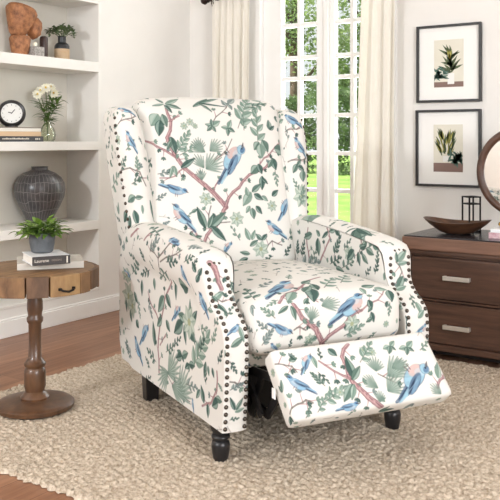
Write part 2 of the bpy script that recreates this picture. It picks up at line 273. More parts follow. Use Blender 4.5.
#MOTIFS_BEGIN
MOTIFS = [
('b',0.435,1.933,0.346,1.991,-1,0),('b',0.408,1.808,0.369,1.879,-1,0),('t',0.001,0.001,0.333,1.902,0.381,1.918,0.429,1.93),('s',0.314,1.754,0.353,1.792,6,0),
('s',0.397,1.748,0.401,1.792,7,1),('t',0.001,0.001,0.281,1.734,0.369,1.761,0.405,1.748,0.424,1.703),('s',0.367,1.71,0.406,1.729,5,0),('s',0.18,1.69,0.281,1.734,5,1),
('l',0.373,1.672,0.331,1.652,0.5,0),('l',0.372,1.666,0.404,1.668,0.4,0),('l',0.396,1.643,0.395,1.615,0.35,1),('l',0.331,1.608,0.309,1.563,0.5,2),
('l',0.36,1.627,0.368,1.577,0.55,2),('l',0.313,1.62,0.271,1.585,0.5,2),('r',0.004,0.002,2.49,1.584,2.411,1.627,2.357,1.681),('l',0.438,1.657,0.453,1.586,0.25,2),
('s',0.363,1.818,0.396,1.847,5,1),('r',0.004,0.006,0.305,0.896,0.317,0.848,0.294,0.782,0.317,0.716),
('r',0.006,0.0085,0.314,0.724,0.346,0.667,0.402,0.616,0.448,0.573,0.495,0.515),('r',0.0025,0.0015,0.317,0.848,0.352,0.868),
('r',0.0025,0.003,0.203,0.77,0.239,0.759,0.277,0.736,0.316,0.709),('r',0.0065,0.005,0.495,0.515,0.475,0.482,0.431,0.435,0.395,0.38),
('r',0.005,0.0035,0.495,0.519,0.53,0.571,0.578,0.612,0.649,0.65,0.71,0.681),('r',0.002,0.0015,0.649,0.65,0.685,0.701,0.727,0.729,0.771,0.758,0.807,0.84),
('r',0.0015,0.001,0.448,0.573,0.482,0.618),('r',0.0015,0.001,0.346,0.667,0.312,0.637,0.252,0.63),('r',0.002,0.001,0.395,0.381,0.361,0.434,0.305,0.399,0.258,0.386),
('b',0.48,0.603,0.592,0.766,-1,0),('b',0.247,0.608,0.35,0.568,1,1),('b',0.369,0.43,0.283,0.529,-1,2),('b',0.464,0.332,0.504,0.386,-1,0),
('b',0.718,0.451,0.785,0.546,-1,1),('b',0.747,0.383,0.655,0.45,-1,0),('t',0.0012,0.001,0.648,0.343,0.678,0.376,0.72,0.357),('l',0.27,0.875,0.238,0.828,0.85,1),
('l',0.275,0.851,0.264,0.789,0.55,2),('l',0.286,0.875,0.299,0.824,0.5,0),('l',0.308,0.928,0.365,0.897,0.35,0),('l',0.308,0.928,0.371,0.966,0.3,1),
('l',0.302,0.919,0.326,0.88,0.35,2),('l',0.304,0.928,0.253,0.911,0.3,1),('l',0.302,0.936,0.278,0.97,0.3,0),('l',0.417,0.91,0.493,0.969,0.22,0),
('l',0.45,0.94,0.557,0.913,0.12,2),('l',0.45,0.94,0.543,0.973,0.14,0),('l',0.449,0.934,0.49,0.886,0.2,0),('l',0.573,0.938,0.578,0.897,0.4,3),
('l',0.56,0.921,0.552,0.964,0.4,3),('l',0.573,0.938,0.615,0.982,0.4,3),('l',0.31,0.786,0.321,0.72,0.42,2),('l',0.312,0.774,0.289,0.739,0.4,0),
('s',0.325,0.724,0.378,0.801,8,1),('o',0.366,0.829,0.382,0.829),('o',0.392,0.845,0.408,0.845),('o',0.41,0.829,0.422,0.829),('s',0.336,0.716,0.403,0.751,6,1),
('s',0.225,0.705,0.205,0.652,5,0),('s',0.246,0.645,0.299,0.656,6,3),('l',0.305,0.675,0.289,0.63,0.3,1),('l',0.309,0.675,0.315,0.633,0.3,1),
('f',0.412,0.731,0.416,0.786,9,1.6),('f',0.456,0.731,0.512,0.77,8,1.3),('f',0.435,0.727,0.381,0.766,8,1.2),('f',0.431,0.662,0.502,0.707,9,1.6),
('f',0.423,0.666,0.391,0.72,7,1.2),('f',0.41,0.62,0.407,0.666,7,1.4),('t',0.0008,0.0006,0.457,0.677,0.49,0.707,0.555,0.778),('l',0.334,0.667,0.393,0.704,0.3,2),
('l',0.48,0.83,0.452,0.837,0.5,1),('l',0.48,0.83,0.456,0.81,0.5,0),('l',0.48,0.83,0.492,0.806,0.5,0),('l',0.48,0.83,0.517,0.85,0.5,1),('l',0.48,0.83,0.48,0.858,0.5,0),
('l',0.546,0.822,0.517,0.826,0.5,1),('l',0.546,0.822,0.54,0.79,0.5,0),('l',0.546,0.822,0.573,0.806,0.5,0),('l',0.546,0.822,0.565,0.855,0.5,1),
('t',0.0008,0.0006,0.481,0.838,0.533,0.887,0.573,0.938),('s',0.589,0.822,0.666,0.965,9,1),('s',0.741,0.995,0.678,0.89,6,1),('s',0.652,0.91,0.735,0.946,6,0),
('s',0.614,0.814,0.619,0.863,5,1),('o',0.674,0.852,0.688,0.852),('o',0.666,0.802,0.679,0.803),('s',0.666,0.754,0.682,0.89,7,1),('l',0.673,0.766,0.645,0.734,0.7,0),
('l',0.688,0.774,0.708,0.725,0.65,0),('l',0.676,0.758,0.676,0.701,0.7,1),('l',0.732,0.815,0.73,0.857,0.5,0),('l',0.732,0.815,0.755,0.832,0.5,2),
('l',0.723,0.701,0.734,0.652,0.6,2),('l',0.721,0.693,0.697,0.661,0.5,0),('s',0.729,0.652,0.73,0.596,6,1),('l',0.652,0.67,0.616,0.639,0.7,0),
('l',0.654,0.678,0.666,0.638,0.6,2),('l',0.665,0.63,0.657,0.575,0.45,2),('l',0.663,0.622,0.687,0.598,0.4,2),('l',0.739,0.741,0.808,0.724,0.6,0),
('s',1.145,1.9,1.168,1.986,5,1),('l',0.607,0.569,0.566,0.516,0.5,1),('l',0.611,0.569,0.655,0.599,0.4,0),('l',0.619,0.561,0.656,0.536,0.5,2),
('l',0.592,0.554,0.587,0.589,0.5,1),('l',0.604,0.507,0.608,0.464,0.55,0),('l',0.622,0.514,0.645,0.482,0.5,2),('l',0.653,0.552,0.678,0.531,0.5,1),
('l',0.596,0.515,0.576,0.489,0.5,1),('o',0.694,0.511,0.717,0.51),('l',0.699,0.55,0.731,0.572,0.5,2),('l',0.408,0.439,0.38,0.519,0.32,2),
('l',0.379,0.511,0.355,0.497,0.4,0),('l',0.42,0.439,0.493,0.496,0.34,0),('l',0.428,0.446,0.484,0.387,0.32,2),('l',0.416,0.439,0.44,0.49,0.3,0),
('o',0.418,0.548,0.445,0.547),('t',0.0012,0.001,0.42,0.446,0.435,0.521),('t',0.001,0.001,0.432,0.446,0.506,0.458),('o',0.535,0.468,0.565,0.466),
('l',0.362,0.397,0.346,0.427,0.5,0),('l',2.865,1.582,2.88,1.59,0.5,1),('l',0.363,0.404,0.39,0.41,0.5,0),('s',2.907,1.74,2.897,1.84,5,0),('s',0.23,0.548,0.265,0.57,6,3),
('s',0.218,0.563,0.201,0.6,5,1),('l',0.583,0.385,0.566,0.432,0.4,1),('l',0.591,0.385,0.608,0.422,0.4,1),('l',0.57,0.317,0.524,0.297,0.4,2),
('l',0.579,0.332,0.538,0.342,0.35,0),('o',0.627,0.348,0.662,0.346),('l',0.634,0.382,0.61,0.407,0.5,0),('l',0.634,0.382,0.658,0.404,0.5,2),
('l',0.581,0.362,0.617,0.383,0.4,0),('s',0.751,0.375,0.814,0.432,6,0),('s',0.888,2.573,0.873,2.629,8,2),('s',0.725,0.314,0.758,0.351,6,2),
('s',0.677,0.317,0.637,0.304,5,2),('s',0.541,0.387,0.512,0.435,4,1),('s',0.311,0.465,0.351,0.494,4,1),('b',1.285,1.896,1.184,1.95,-1,1),
('b',1.288,1.786,1.225,1.857,-1,0),('s',1.219,1.977,1.341,2.014,7,3),('t',0.001,0.001,1.193,1.773,1.24,1.78,1.288,1.786),('l',1.235,1.766,1.217,1.734,0.55,0),
('l',1.239,1.759,1.269,1.744,0.5,2),('l',1.263,1.744,1.262,1.703,0.8,0),('l',1.235,1.759,1.255,1.78,0.5,0),('s',1.2,1.85,1.193,1.893,5,3),
('t',0.001,0.001,1.184,1.878,1.225,1.889,1.267,1.893),('o',1.256,1.654,1.298,1.652),('s',1.245,1.62,1.267,1.682,7,1),('l',3.121,1.875,3.044,1.972,0.6,1),
('s',1.241,1.675,1.22,1.71,5,1),('f',3.073,1.601,3.082,1.489,4,1),('l',3.061,1.624,3.103,1.627,0.25,0),('l',3.067,1.612,3.112,1.562,0.3,2),
('l',3.065,1.61,3.108,1.5,0.3,0),('l',3.061,1.624,3.075,1.504,0.22,2),('l',3.096,1.536,3.059,1.522,0.25,0),('t',0.0015,0.001,0.447,2.72,0.415,2.674,0.444,2.611),
('s',0.424,2.647,0.297,2.704,7,0),('o',0.494,2.631,0.462,2.635),('l',0.462,2.649,0.509,2.609,0.5,2),('l',0.437,2.645,0.426,2.6,0.45,2),
('l',0.412,2.642,0.378,2.613,0.45,0),('l',0.425,2.66,0.39,2.671,0.5,2),('s',0.331,2.619,0.326,2.659,6,0),('s',0.344,2.585,0.326,2.626,6,2),
('l',0.293,2.598,0.304,2.571,0.5,1),('l',0.713,2.662,0.713,2.596,0.55,2),('l',0.698,2.671,0.729,2.689,0.5,0),
('r',0.003,0.002,0.712,2.574,0.662,2.624,0.625,2.671,0.651,2.704),('l',0.642,2.691,0.683,2.665,0.3,2),('l',0.595,2.71,0.558,2.686,0.55,2),
('l',0.589,2.71,0.635,2.692,0.45,0),('l',3.079,1.691,3.052,1.705,0.4,0),('s',0.598,2.611,0.557,2.679,8,2),('s',0.528,2.641,0.491,2.679,5,0),
('r',0.0035,0.002,0.798,2.562,0.8,2.63,0.791,2.691),('s',0.855,2.57,0.823,2.635,7,2),('s',0.775,2.565,0.731,2.616,5,0),('s',0.636,2.577,0.557,2.609,6,2),
('s',0.551,2.575,0.476,2.606,5,0),('s',0.398,2.57,0.368,2.601,5,2),('l',0.759,2.672,0.822,2.65,0.4,0),('s',3.082,1.444,3.056,1.422,4,1),('l',3.055,1.365,3.016,1.4,0.4,1),
('l',3.055,1.365,3.054,1.395,0.35,0),('l',3.051,1.358,3.013,1.362,0.35,1),('t',0.0012,0.001,3.058,1.365,3.038,1.332,3.063,1.292),('l',3.035,1.318,3.076,1.269,0.4,0),
('l',3.083,1.27,3.035,1.282,0.4,1),('s',3.039,1.247,3.053,1.199,5,0),('l',3.036,1.212,3.034,1.172,0.5,1),('b',3.064,1.115,3.011,1.137,-1,0),
('l',3.05,1.162,3.017,1.183,0.4,1),('s',3.095,1.129,3.096,1.166,5,2),('b',1.295,0.515,1.45,0.632,1,0),('b',1.285,0.419,1.36,0.378,1,1),('b',1.48,0.401,1.621,0.479,1,0),
('r',0.005,0.0085,1.371,0.47,1.392,0.424,1.437,0.388,1.463,0.343,1.47,0.297),('r',0.005,0.003,1.463,0.343,1.505,0.376,1.55,0.409,1.597,0.428),
('r',0.002,0.004,1.558,0.651,1.449,0.574,1.377,0.529,1.329,0.481),('r',0.002,0.001,1.449,0.574,1.43,0.5,1.453,0.468),('l',1.457,0.551,1.44,0.469,0.5,2),
('l',1.489,0.583,1.477,0.526,0.5,2),('l',1.46,0.593,1.506,0.624,0.4,0),('l',1.395,0.532,1.355,0.482,0.5,1),('l',1.353,0.464,1.317,0.442,0.3,0),
('l',1.362,0.463,1.372,0.42,0.35,0),('l',1.426,0.522,1.473,0.567,0.45,0),('l',1.427,0.491,1.405,0.465,0.4,0),('f',1.421,0.416,1.432,0.456,9,1.8),
('f',1.461,0.453,1.528,0.467,8,1.2),('s',1.329,0.497,1.291,0.472,6,1),('s',1.307,0.431,1.268,0.466,7,1),('s',1.267,0.356,1.297,0.398,8,3),
('s',1.285,0.399,1.252,0.422,6,3),('o',1.419,0.357,1.439,0.355),('s',1.398,0.336,1.432,0.362,6,1),('t',0.001,0.001,1.366,0.392,1.385,0.399,1.404,0.388),
('b',1.323,0.329,1.292,0.359,-1,1),('o',1.318,0.349,1.328,0.347),('s',1.507,0.541,1.584,0.624,6,1),('s',1.586,0.574,1.66,0.665,6,1),('s',0.501,2.541,0.447,2.563,5,0),
('l',1.619,0.517,1.626,0.483,0.5,1),('l',1.629,0.521,1.683,0.535,0.5,0),('l',1.667,0.511,1.707,0.494,0.5,1),('l',1.711,0.494,1.71,0.441,0.6,2),
('s',1.702,0.442,1.697,0.406,6,1),('l',1.624,0.457,1.633,0.425,0.6,2),('l',1.634,0.436,1.618,0.42,0.5,0),('l',1.629,0.419,1.64,0.388,0.5,2),
('l',1.633,0.401,1.611,0.391,0.5,0),('o',1.686,0.377,1.697,0.376),('o',1.56,0.391,1.589,0.388),('s',1.535,0.357,1.596,0.381,7,1),('b',1.709,0.334,1.739,0.349,1,0),
('r',0.0015,0.001,1.597,0.428,1.659,0.453,1.696,0.496),('s',1.65,0.356,1.627,0.334,5,1),('s',0.866,2.538,0.728,2.572,6,3),('l',0.595,2.569,0.54,2.563,0.4,0),
('s',1.263,0.521,1.286,0.624,6,0),('s',1.323,0.618,1.383,0.655,6,3),('b',2.331,0.361,2.256,0.416,-1,1),('t',0.0012,0.001,2.229,0.324,2.267,0.341,2.293,0.348,2.31,0.337),
('b',2.307,0.416,2.353,0.476,-1,0),('b',2.369,0.308,2.445,0.311,1,1),('r',0.004,0.005,2.484,0.487,2.446,0.45,2.443,0.401,2.447,0.372),
('r',0.006,0.008,2.446,0.377,2.461,0.353,2.477,0.328,2.512,0.292),('r',0.0015,0.003,2.372,0.448,2.404,0.413,2.442,0.384),
('t',0.001,0.001,2.24,0.46,2.267,0.452,2.288,0.445,2.296,0.426),('l',2.457,0.382,2.457,0.451,0.38,2),('l',2.447,0.38,2.489,0.416,0.35,0),
('l',2.443,0.369,2.4,0.326,0.4,0),('l',2.449,0.368,2.425,0.327,0.35,1),('l',2.415,0.48,2.433,0.455,0.7,2),('s',2.361,0.376,2.337,0.414,8,0),
('s',2.356,0.417,2.374,0.385,5,2),('l',2.358,0.465,2.358,0.429,0.35,1),('s',2.342,0.334,2.414,0.362,7,1),('s',2.315,0.311,2.353,0.349,6,1),
('s',2.374,0.34,2.373,0.368,5,1),('s',2.278,0.3,2.296,0.325,5,1),('o',2.398,0.353,2.41,0.352),('l',2.285,0.461,2.312,0.466,0.5,0),('l',2.307,0.461,2.294,0.475,0.5,2),
('f',2.532,0.395,2.547,0.44,10,1.9),('f',2.564,0.376,2.649,0.415,9,1.2),('f',2.588,0.397,2.649,0.408,8,0.9),('f',2.545,0.335,2.606,0.365,9,1.5),
('f',2.517,0.348,2.482,0.387,8,1.2),('f',2.509,0.31,2.521,0.341,8,1.6),('t',0.0008,0.0006,2.535,0.386,2.565,0.364,2.633,0.404),('l',2.615,0.464,2.587,0.457,0.5,1),
('l',2.615,0.464,2.599,0.44,0.5,0),('l',2.615,0.464,2.628,0.449,0.5,0),('l',2.615,0.464,2.637,0.478,0.5,1),('l',2.67,0.454,2.64,0.451,0.5,1),
('l',2.67,0.454,2.657,0.43,0.5,0),('l',2.67,0.454,2.688,0.439,0.5,0),('l',2.67,0.454,2.698,0.471,0.5,1),('o',2.547,0.452,2.56,0.451),('o',2.522,0.462,2.534,0.461),
('s',2.495,0.427,2.554,0.478,7,1),('b',2.567,0.297,2.707,0.408,-1,0),('l',2.727,0.35,2.756,0.399,0.4,1),('f',2.715,0.303,2.69,0.337,7,1.4),
('r',0.003,0.002,2.711,0.322,2.73,0.344,2.763,0.364),('s',2.71,0.44,2.752,0.462,5,1),('s',2.433,0.315,2.416,0.281,4,1),
('r',0.004,0.003,2.286,1.156,2.295,1.227,2.277,1.313,2.234,1.409,2.167,1.478),('r',0.0015,0.001,2.277,1.247,2.225,1.294),
('r',0.0025,0.0015,2.277,1.313,2.35,1.362,2.388,1.403),('b',2.174,1.346,2.109,1.408,1,0),('b',2.467,1.205,2.388,1.297,1,1),('b',2.437,1.143,2.528,1.22,1,1),
('b',1.891,1.408,1.936,1.478,1,1),('b',1.991,1.487,2.047,1.54,1,1),('l',2.323,1.234,2.341,1.313,0.36,2),('l',2.225,1.423,2.183,1.386,0.5,2),
('l',2.242,1.414,2.295,1.352,0.5,0),('l',2.447,1.435,2.447,1.379,0.42,2),('l',2.332,1.459,2.323,1.42,0.55,0),('l',2.143,1.482,2.141,1.418,0.3,2),
('l',2.089,1.477,2.03,1.474,0.8,2),('l',2.26,1.339,2.304,1.304,0.5,0),('l',2.225,1.339,2.191,1.308,0.5,2),('s',2.388,1.376,2.35,1.328,7,3),
('s',2.313,1.183,2.388,1.206,6,0),('l',2.086,1.36,2.158,1.312,0.5,2),('l',2.078,1.353,2.062,1.295,0.35,2),('l',2.047,1.344,1.987,1.32,0.45,2),
('l',2.032,1.377,2.032,1.44,0.3,0),('l',2.017,1.374,1.98,1.414,0.45,2),('l',2.062,1.371,2.125,1.378,0.45,0),('o',2.039,1.369,1.987,1.38),
('l',2.01,1.345,1.995,1.31,0.4,0),('s',1.916,1.417,1.851,1.469,5,1),('o',2.586,1.356,2.534,1.365),('o',2.545,1.327,2.501,1.335),('l',2.612,1.337,2.603,1.295,0.45,2),
('l',2.57,1.308,2.549,1.269,0.45,0),('l',2.507,1.284,2.477,1.262,0.7,2),('l',2.528,1.38,2.487,1.345,0.4,2),('s',2.614,1.198,2.592,1.152,6,0),
('s',2.549,1.14,2.614,1.176,7,3),('s',2.487,1.359,2.467,1.306,6,1),('b',2.56,1.418,2.601,1.449,1,0),('o',2.591,1.431,2.56,1.436),('f',2.208,1.17,2.109,1.244,9,1.5),
('f',2.208,1.176,2.295,1.114,8,1.3),('f',2.125,1.128,2.017,1.212,9,1.4),('f',2.174,1.14,2.062,1.133,9,1.2),('t',0.0008,0.0006,2.277,1.178,2.174,1.146,2.032,1.13),
('l',2.093,1.254,2.133,1.263,0.5,0),('l',2.093,1.254,2.141,1.237,0.5,2),('l',2.093,1.254,2.078,1.239,0.5,2),('l',2.093,1.254,2.047,1.274,0.5,0),
('l',2.039,1.242,2.07,1.223,0.5,2),('l',2.039,1.242,2.039,1.218,0.5,0),('l',2.039,1.242,1.995,1.247,0.5,2),('s',2.017,1.23,1.908,1.355,9,1),
('l',1.917,1.278,1.93,1.228,0.4,2),('l',1.903,1.27,1.896,1.243,0.5,0),('s',1.917,1.214,1.917,1.249,5,2),('l',1.93,1.155,1.952,1.202,0.5,2),
('l',1.903,1.16,1.903,1.12,0.5,2),('l',1.959,1.186,1.987,1.154,0.4,0),('r',0.003,0.002,1.843,1.268,1.843,1.217,1.882,1.169,1.944,1.143),
('l',1.876,1.271,1.862,1.246,0.5,2),('s',1.836,1.292,1.81,1.331,6,2),('l',1.836,1.185,1.876,1.162,0.6,2),('l',1.849,1.193,1.81,1.193,0.5,0),
('b',2.002,1.102,2.017,1.146,1,1),('s',1.973,1.3,1.928,1.339,6,2),('s',2.225,1.236,2.158,1.271,6,0),('s',2.158,1.271,2.109,1.306,5,2),('s',1.973,1.359,1.911,1.378,5,1),
('s',2.369,1.149,2.407,1.174,6,0),('s',2.062,1.176,1.987,1.184,6,3),('s',1.876,1.339,1.849,1.384,6,1),('s',1.862,1.393,1.823,1.429,5,0),
('t',0.002,0.0015,2.238,1.494,2.23,1.54,2.166,1.58,2.127,1.609),('t',0.0015,0.001,2.23,1.54,2.3,1.558,2.29,1.592),('t',0.0015,0.001,2.214,1.53,2.112,1.562,2.049,1.587),
('b',2.906,1.58,2.908,1.666,1,1),('s',2.36,1.51,2.397,1.546,7,2),('s',2.301,1.551,2.242,1.597,7,3),('s',2.457,1.497,2.509,1.519,6,0),('s',2.161,1.537,2.079,1.547,6,2),
('s',2.019,1.555,1.962,1.58,6,0),('s',1.962,1.545,1.937,1.577,6,2),('s',2.899,1.535,2.886,1.484,7,3),('s',2.9,1.445,2.875,1.456,5,2),('s',2.37,1.481,2.446,1.456,6,2),
('s',2.549,1.441,2.471,1.487,6,0),('l',1.94,1.536,1.965,1.562,0.5,2),('l',1.93,1.526,1.913,1.551,0.5,2),('l',1.942,1.507,1.921,1.533,0.5,2),
('r',0.0025,0.001,2.36,1.584,2.321,1.611,2.24,1.622),('s',2.168,1.507,2.262,1.472,5,0),('s',2.086,1.577,2.046,1.606,5,1),
('r',0.007,0.005,2.89,1.403,2.877,1.371,2.866,1.328),('l',2.897,1.297,2.864,1.319,0.4,1),('l',2.899,1.31,2.887,1.289,0.4,0),('l',2.89,1.282,2.874,1.241,0.3,2),
('t',0.001,0.001,2.901,1.304,2.874,1.288,2.86,1.293),('b',2.9,1.176,2.85,1.199,-1,1),('l',2.89,1.143,2.845,1.166,0.35,0),('s',2.893,1.102,2.873,1.072,6,2),
('t',0.001,0.001,2.892,1.046,2.865,1.037,2.844,1.04),('s',2.891,1.023,2.851,1.036,7,3),('l',2.869,0.964,2.846,0.995,0.3,0),('l',2.872,0.964,2.89,1.001,0.3,2),
('l',2.872,0.958,2.841,0.965,0.3,1),('l',2.858,1.197,2.846,1.152,0.3,1),('s',2.888,0.937,2.861,0.939,5,0),('s',2.887,1.227,2.851,1.262,4,0),
]
#MOTIFS_END
class Painter:
    def __init__(s):
        s.a = np.empty((NPX, NPX, 3), np.float32); s.a[:] = CREAM
        g = rng.random((NPX//6+2, NPX//6+2)).astype(np.float32)
        s.n = np.kron(g, np.ones((6,6), np.float32))[:NPX,:NPX]
        s.occ = np.zeros((NPX//4+2, NPX//4+2), bool)
    def region(s, x0, y0, x1, y1):
        i0 = max(0, int(x0*PPM)-2); i1 = min(NPX, int(x1*PPM)+3); j0 = max(0, int(y0*PPM)-2); j1 = min(NPX, int(y1*PPM)+3)
        if i1 <= i0 or j1 <= j0: return None
        X = (np.arange(i0, i1)+.5)/PPM; Y = (np.arange(j0, j1)+.5)/PPM
        s.occ[j0//4:j1//4+1, i0//4:i1//4+1] = True
        return (slice(j0, j1), slice(i0, i1)), X[None,:], Y[:,None]
    def put(s, sl, sd, col, al=1., soft=None):
        m = np.clip(.5-sd*PPM/(1.2 if soft is None else soft), 0, 1)*al*(.72+.5*s.n[sl]).clip(0, 1)
        s.a[sl] = s.a[sl]*(1-m[...,None])+np.array(col, np.float32)*m[...,None]
    def ell(s, cx, cy, rx, ry, ang, col, al=1.):
        r = max(rx, ry)*1.1; q = s.region(cx-r, cy-r, cx+r, cy+r)
        if q is None: return
        sl, X, Y = q; c, d = math.cos(ang), math.sin(ang); u = (X-cx)*c+(Y-cy)*d; v = -(X-cx)*d+(Y-cy)*c
        s.put(sl, (np.sqrt((u/rx)**2+(v/ry)**2)-1)*min(rx, ry), col, al)
    def cap(s, p, q_, r0, r1, col, al=1.):
        x0, x1 = sorted((p[0], q_[0])); y0, y1 = sorted((p[1], q_[1])); r = max(r0, r1)
        q = s.region(x0-r, y0-r, x1+r, y1+r)
        if q is None: return
        sl, X, Y = q; dx, dy = q_[0]-p[0], q_[1]-p[1]; L2 = dx*dx+dy*dy+1e-12
        t = np.clip(((X-p[0])*dx+(Y-p[1])*dy)/L2, 0, 1)
        s.put(sl, np.hypot(X-p[0]-t*dx, Y-p[1]-t*dy)-(r0+(r1-r0)*t), col, al)
    def leaf(s, p, q_, w=.35, col=(116,146,130), dark=(66,92,82), al=.92):
        dx, dy = q_[0]-p[0], q_[1]-p[1]; L = math.hypot(dx, dy)
        if L < .002: return
        x0, x1 = sorted((p[0], q_[0])); y0, y1 = sorted((p[1], q_[1])); r = L*w*.6
        q = s.region(x0-r, y0-r, x1+r, y1+r)
        if q is None: return
        sl, X, Y = q; ex, ey = dx/L, dy/L; t = ((X-p[0])*ex+(Y-p[1])*ey)/L; v = (-(X-p[0])*ey+(Y-p[1])*ex)
        hw = L*w*.5*np.sin(PI*np.clip(t, 0, 1)**.8); hw = np.where((t < 0) | (t > 1), -L, hw)
        s.put(sl, np.abs(v)-hw-.0012, dark, al*.8); s.put(sl, np.abs(v)-hw+.0012, col, al)
        s.put(sl, np.maximum(np.abs(v-hw*.45)-hw*.42, -hw), dark, al*.5); s.put(sl, np.maximum(np.abs(v+hw*.55)-hw*.28, -hw), (206,216,208), al*.45)
        s.put(sl, np.maximum(np.abs(v)-.0011, np.abs(t-.5)*L-L*.5), dark, al*.8)
    def branch(s, pts, r0, r1, col=(192,154,156), dark=(116,82,88)):
        n = len(pts)-1
        for k in range(n):
            a = r0+(r1-r0)*k/n; b = r0+(r1-r0)*(k+1)/n; s.cap(pts[k], pts[k+1], a+.0012, b+.0012, dark, .75)
        for k in range(n):
            a = r0+(r1-r0)*k/n; b = r0+(r1-r0)*(k+1)/n; s.cap(pts[k], pts[k+1], a*.8, b*.8, col, .95)
            if a > .002:
                o = a*.4; s.cap((pts[k][0]+o, pts[k][1]-o*.4), (pts[k+1][0]+o, pts[k+1][1]-o*.4), a*.25, b*.25, dark, .6)
                m = ((pts[k][0]+pts[k+1][0])/2-o, (pts[k][1]+pts[k+1][1])/2); s.cap(pts[k], m, a*.2, .0008, (226,196,190), .7)
    def bird(s, p, q_, flip=1, tone=0):
        dx, dy = q_[0]-p[0], q_[1]-p[1]; L = math.hypot(dx, dy); ang = math.atan2(dy, dx); ex, ey = dx/L, dy/L
        P = lambda t, v: (p[0]+t*dx-v*flip*dy, p[1]+t*dy+v*flip*dx)
        blue = [(160,200,220),(146,188,216),(172,206,222)][tone]; navy = (86,108,134); pink = (218,188,182); pale = (204,220,230)
        E = lambda t, v, a, b, ro, c, al=1.: s.ell(*P(t, v), a*L, b*L, ang+ro*flip, c, al)
        s.cap(P(.0, -.03), P(.4, -.0), .03*L, .07*L, navy, .9); s.cap(P(.03, .02), P(.4, .02), .018*L, .05*L, blue, .9)
        s.cap(P(.04, -.035), P(.38, -.02), .008*L, .014*L, (40,58,84), .8)
        E(.6, -.01, .275, .15, .12, navy, .7); E(.6, -.01, .26, .135, .12, blue); E(.7, -.055, .15, .085, .2, pink, .95 if tone != 1 else .25)
        E(.74, .03, .11, .07, .5, pale, .5)
        E(.49, .05, .23, .075, -.06, navy, .9); E(.5, .07, .2, .035, -.06, (128,164,192), .9); E(.4, .035, .16, .02, -.1, (34,48,72), .8)
        s.cap(P(.3, .03), P(.58, .06), .006*L, .004*L, (170,200,222), .8)
        E(.86, .07, .1, .09, 0, navy, .6); E(.86, .07, .09, .08, 0, blue); E(.87, .095, .07, .045, 0, (74,104,140), .8)
        s.cap(P(.93, .07), P(1.01, .045), .026*L, .006*L, (96,92,96)); E(.885, .075, .014, .014, 0, (20,24,32))
        s.cap(P(.6, -.12), P(.62, -.22), .008*L, .006*L, (120,96,96)); s.cap(P(.66, -.12), P(.69, -.21), .008*L, .006*L, (120,96,96))
    def fern(s, p, q_, n=9, spread=1.5, col=(178,196,184), dark=(104,128,118)):
        dx, dy = q_[0]-p[0], q_[1]-p[1]; L = math.hypot(dx, dy); a0 = math.atan2(dy, dx)
        for k in range(n):
            f = (k/(n-1)-.5); a = a0+f*spread; l = L*(1-.45*abs(f)*1.2)
            s.leaf(p, (p[0]+l*math.cos(a), p[1]+l*math.sin(a)), .11, col, dark, .62)
    def sprig(s, p, q_, n=6, w=.5, ls=.3, col=(126,152,136), dark=(70,96,84)):
        dx, dy = q_[0]-p[0], q_[1]-p[1]; L = math.hypot(dx, dy); a0 = math.atan2(dy, dx)
        s.cap(p, q_, .0013, .0008, (104,104,98), .9)
        for k in range(n):
            t = .15+.8*k/max(1, n-1); sg = 1 if k % 2 else -1; a = a0+sg*.85*(1.1-t*.6) if k < n-1 else a0
            b = (p[0]+dx*t, p[1]+dy*t); l = L*ls*(1.15-.45*t)
            s.leaf(b, (b[0]+l*math.cos(a), b[1]+l*math.sin(a)), w, col, dark)
    def flower(s, c, r, col=(214,222,210), dark=(134,156,142), n=7):
        a0 = r*37
        for k in range(n):
            a = a0+2*PI*k/n; s.leaf(c, (c[0]+r*math.cos(a), c[1]+r*math.sin(a)), .62, col, dark, .8)
        s.ell(c[0], c[1], r*.22, r*.22, 0, (170,176,140), .9)
    GREENS = [((128,154,142),(62,88,80)), ((162,184,172),(92,120,108)), ((98,128,118),(44,68,64)), ((156,170,166),(96,114,114))]
    def motif(s, m):
        k = m[0]; a = m[1:]
        if k == 'b': s.bird(a[0:2], a[2:4], a[4], a[5])
        elif k == 'l': g = s.GREENS[a[5]]; s.leaf(a[0:2], a[2:4], a[4], *g)
        elif k == 's': g = s.GREENS[a[5]]; s.sprig(a[0:2], a[2:4], a[4], .5, .32, *g)
        elif k == 'f': s.fern(a[0:2], a[2:4], a[4], a[5])
        elif k == 'o': s.flower(a[0:2], max(.006, math.hypot(a[2]-a[0], a[3]-a[1])))
        elif k in 'rt':
            p = [(a[i], a[i+1]) for i in range(2, len(a)-1, 2)]; q = [p[0]]
            for i in range(len(p)-1):
                mx = ((p[i][0]+p[i+1][0])/2, (p[i][1]+p[i+1][1])/2); dd = math.hypot(p[i+1][0]-p[i][0], p[i+1][1]-p[i][1])*.06*(1 if i % 2 else -1)
                q += [(mx[0]+dd, mx[1]-dd), p[i+1]]
            for i in range(1, len(q)-1):
                h = math.sin(q[i][0]*917+q[i][1]*571)*.5; aa = math.atan2(q[i+1][1]-q[i][1], q[i+1][0]-q[i][0])+(1 if i % 2 else -1)*(.7+h); L = .02+.018*abs(h); e = (q[i][0]+L*math.cos(aa), q[i][1]+L*math.sin(aa))
                s.cap(q[i], e, .0016, .0008, (150,110,114), .9); g = s.GREENS[i % 4]
                for w in (-.7, .1, .8): s.leaf(e, (e[0]+.013*math.cos(aa+w), e[1]+.013*math.sin(aa+w)), .5, *g)
            if k == 'r': s.branch(q, a[0], a[1])
            else: s.branch(q, a[0], a[1], (128,122,116), (104,100,96))

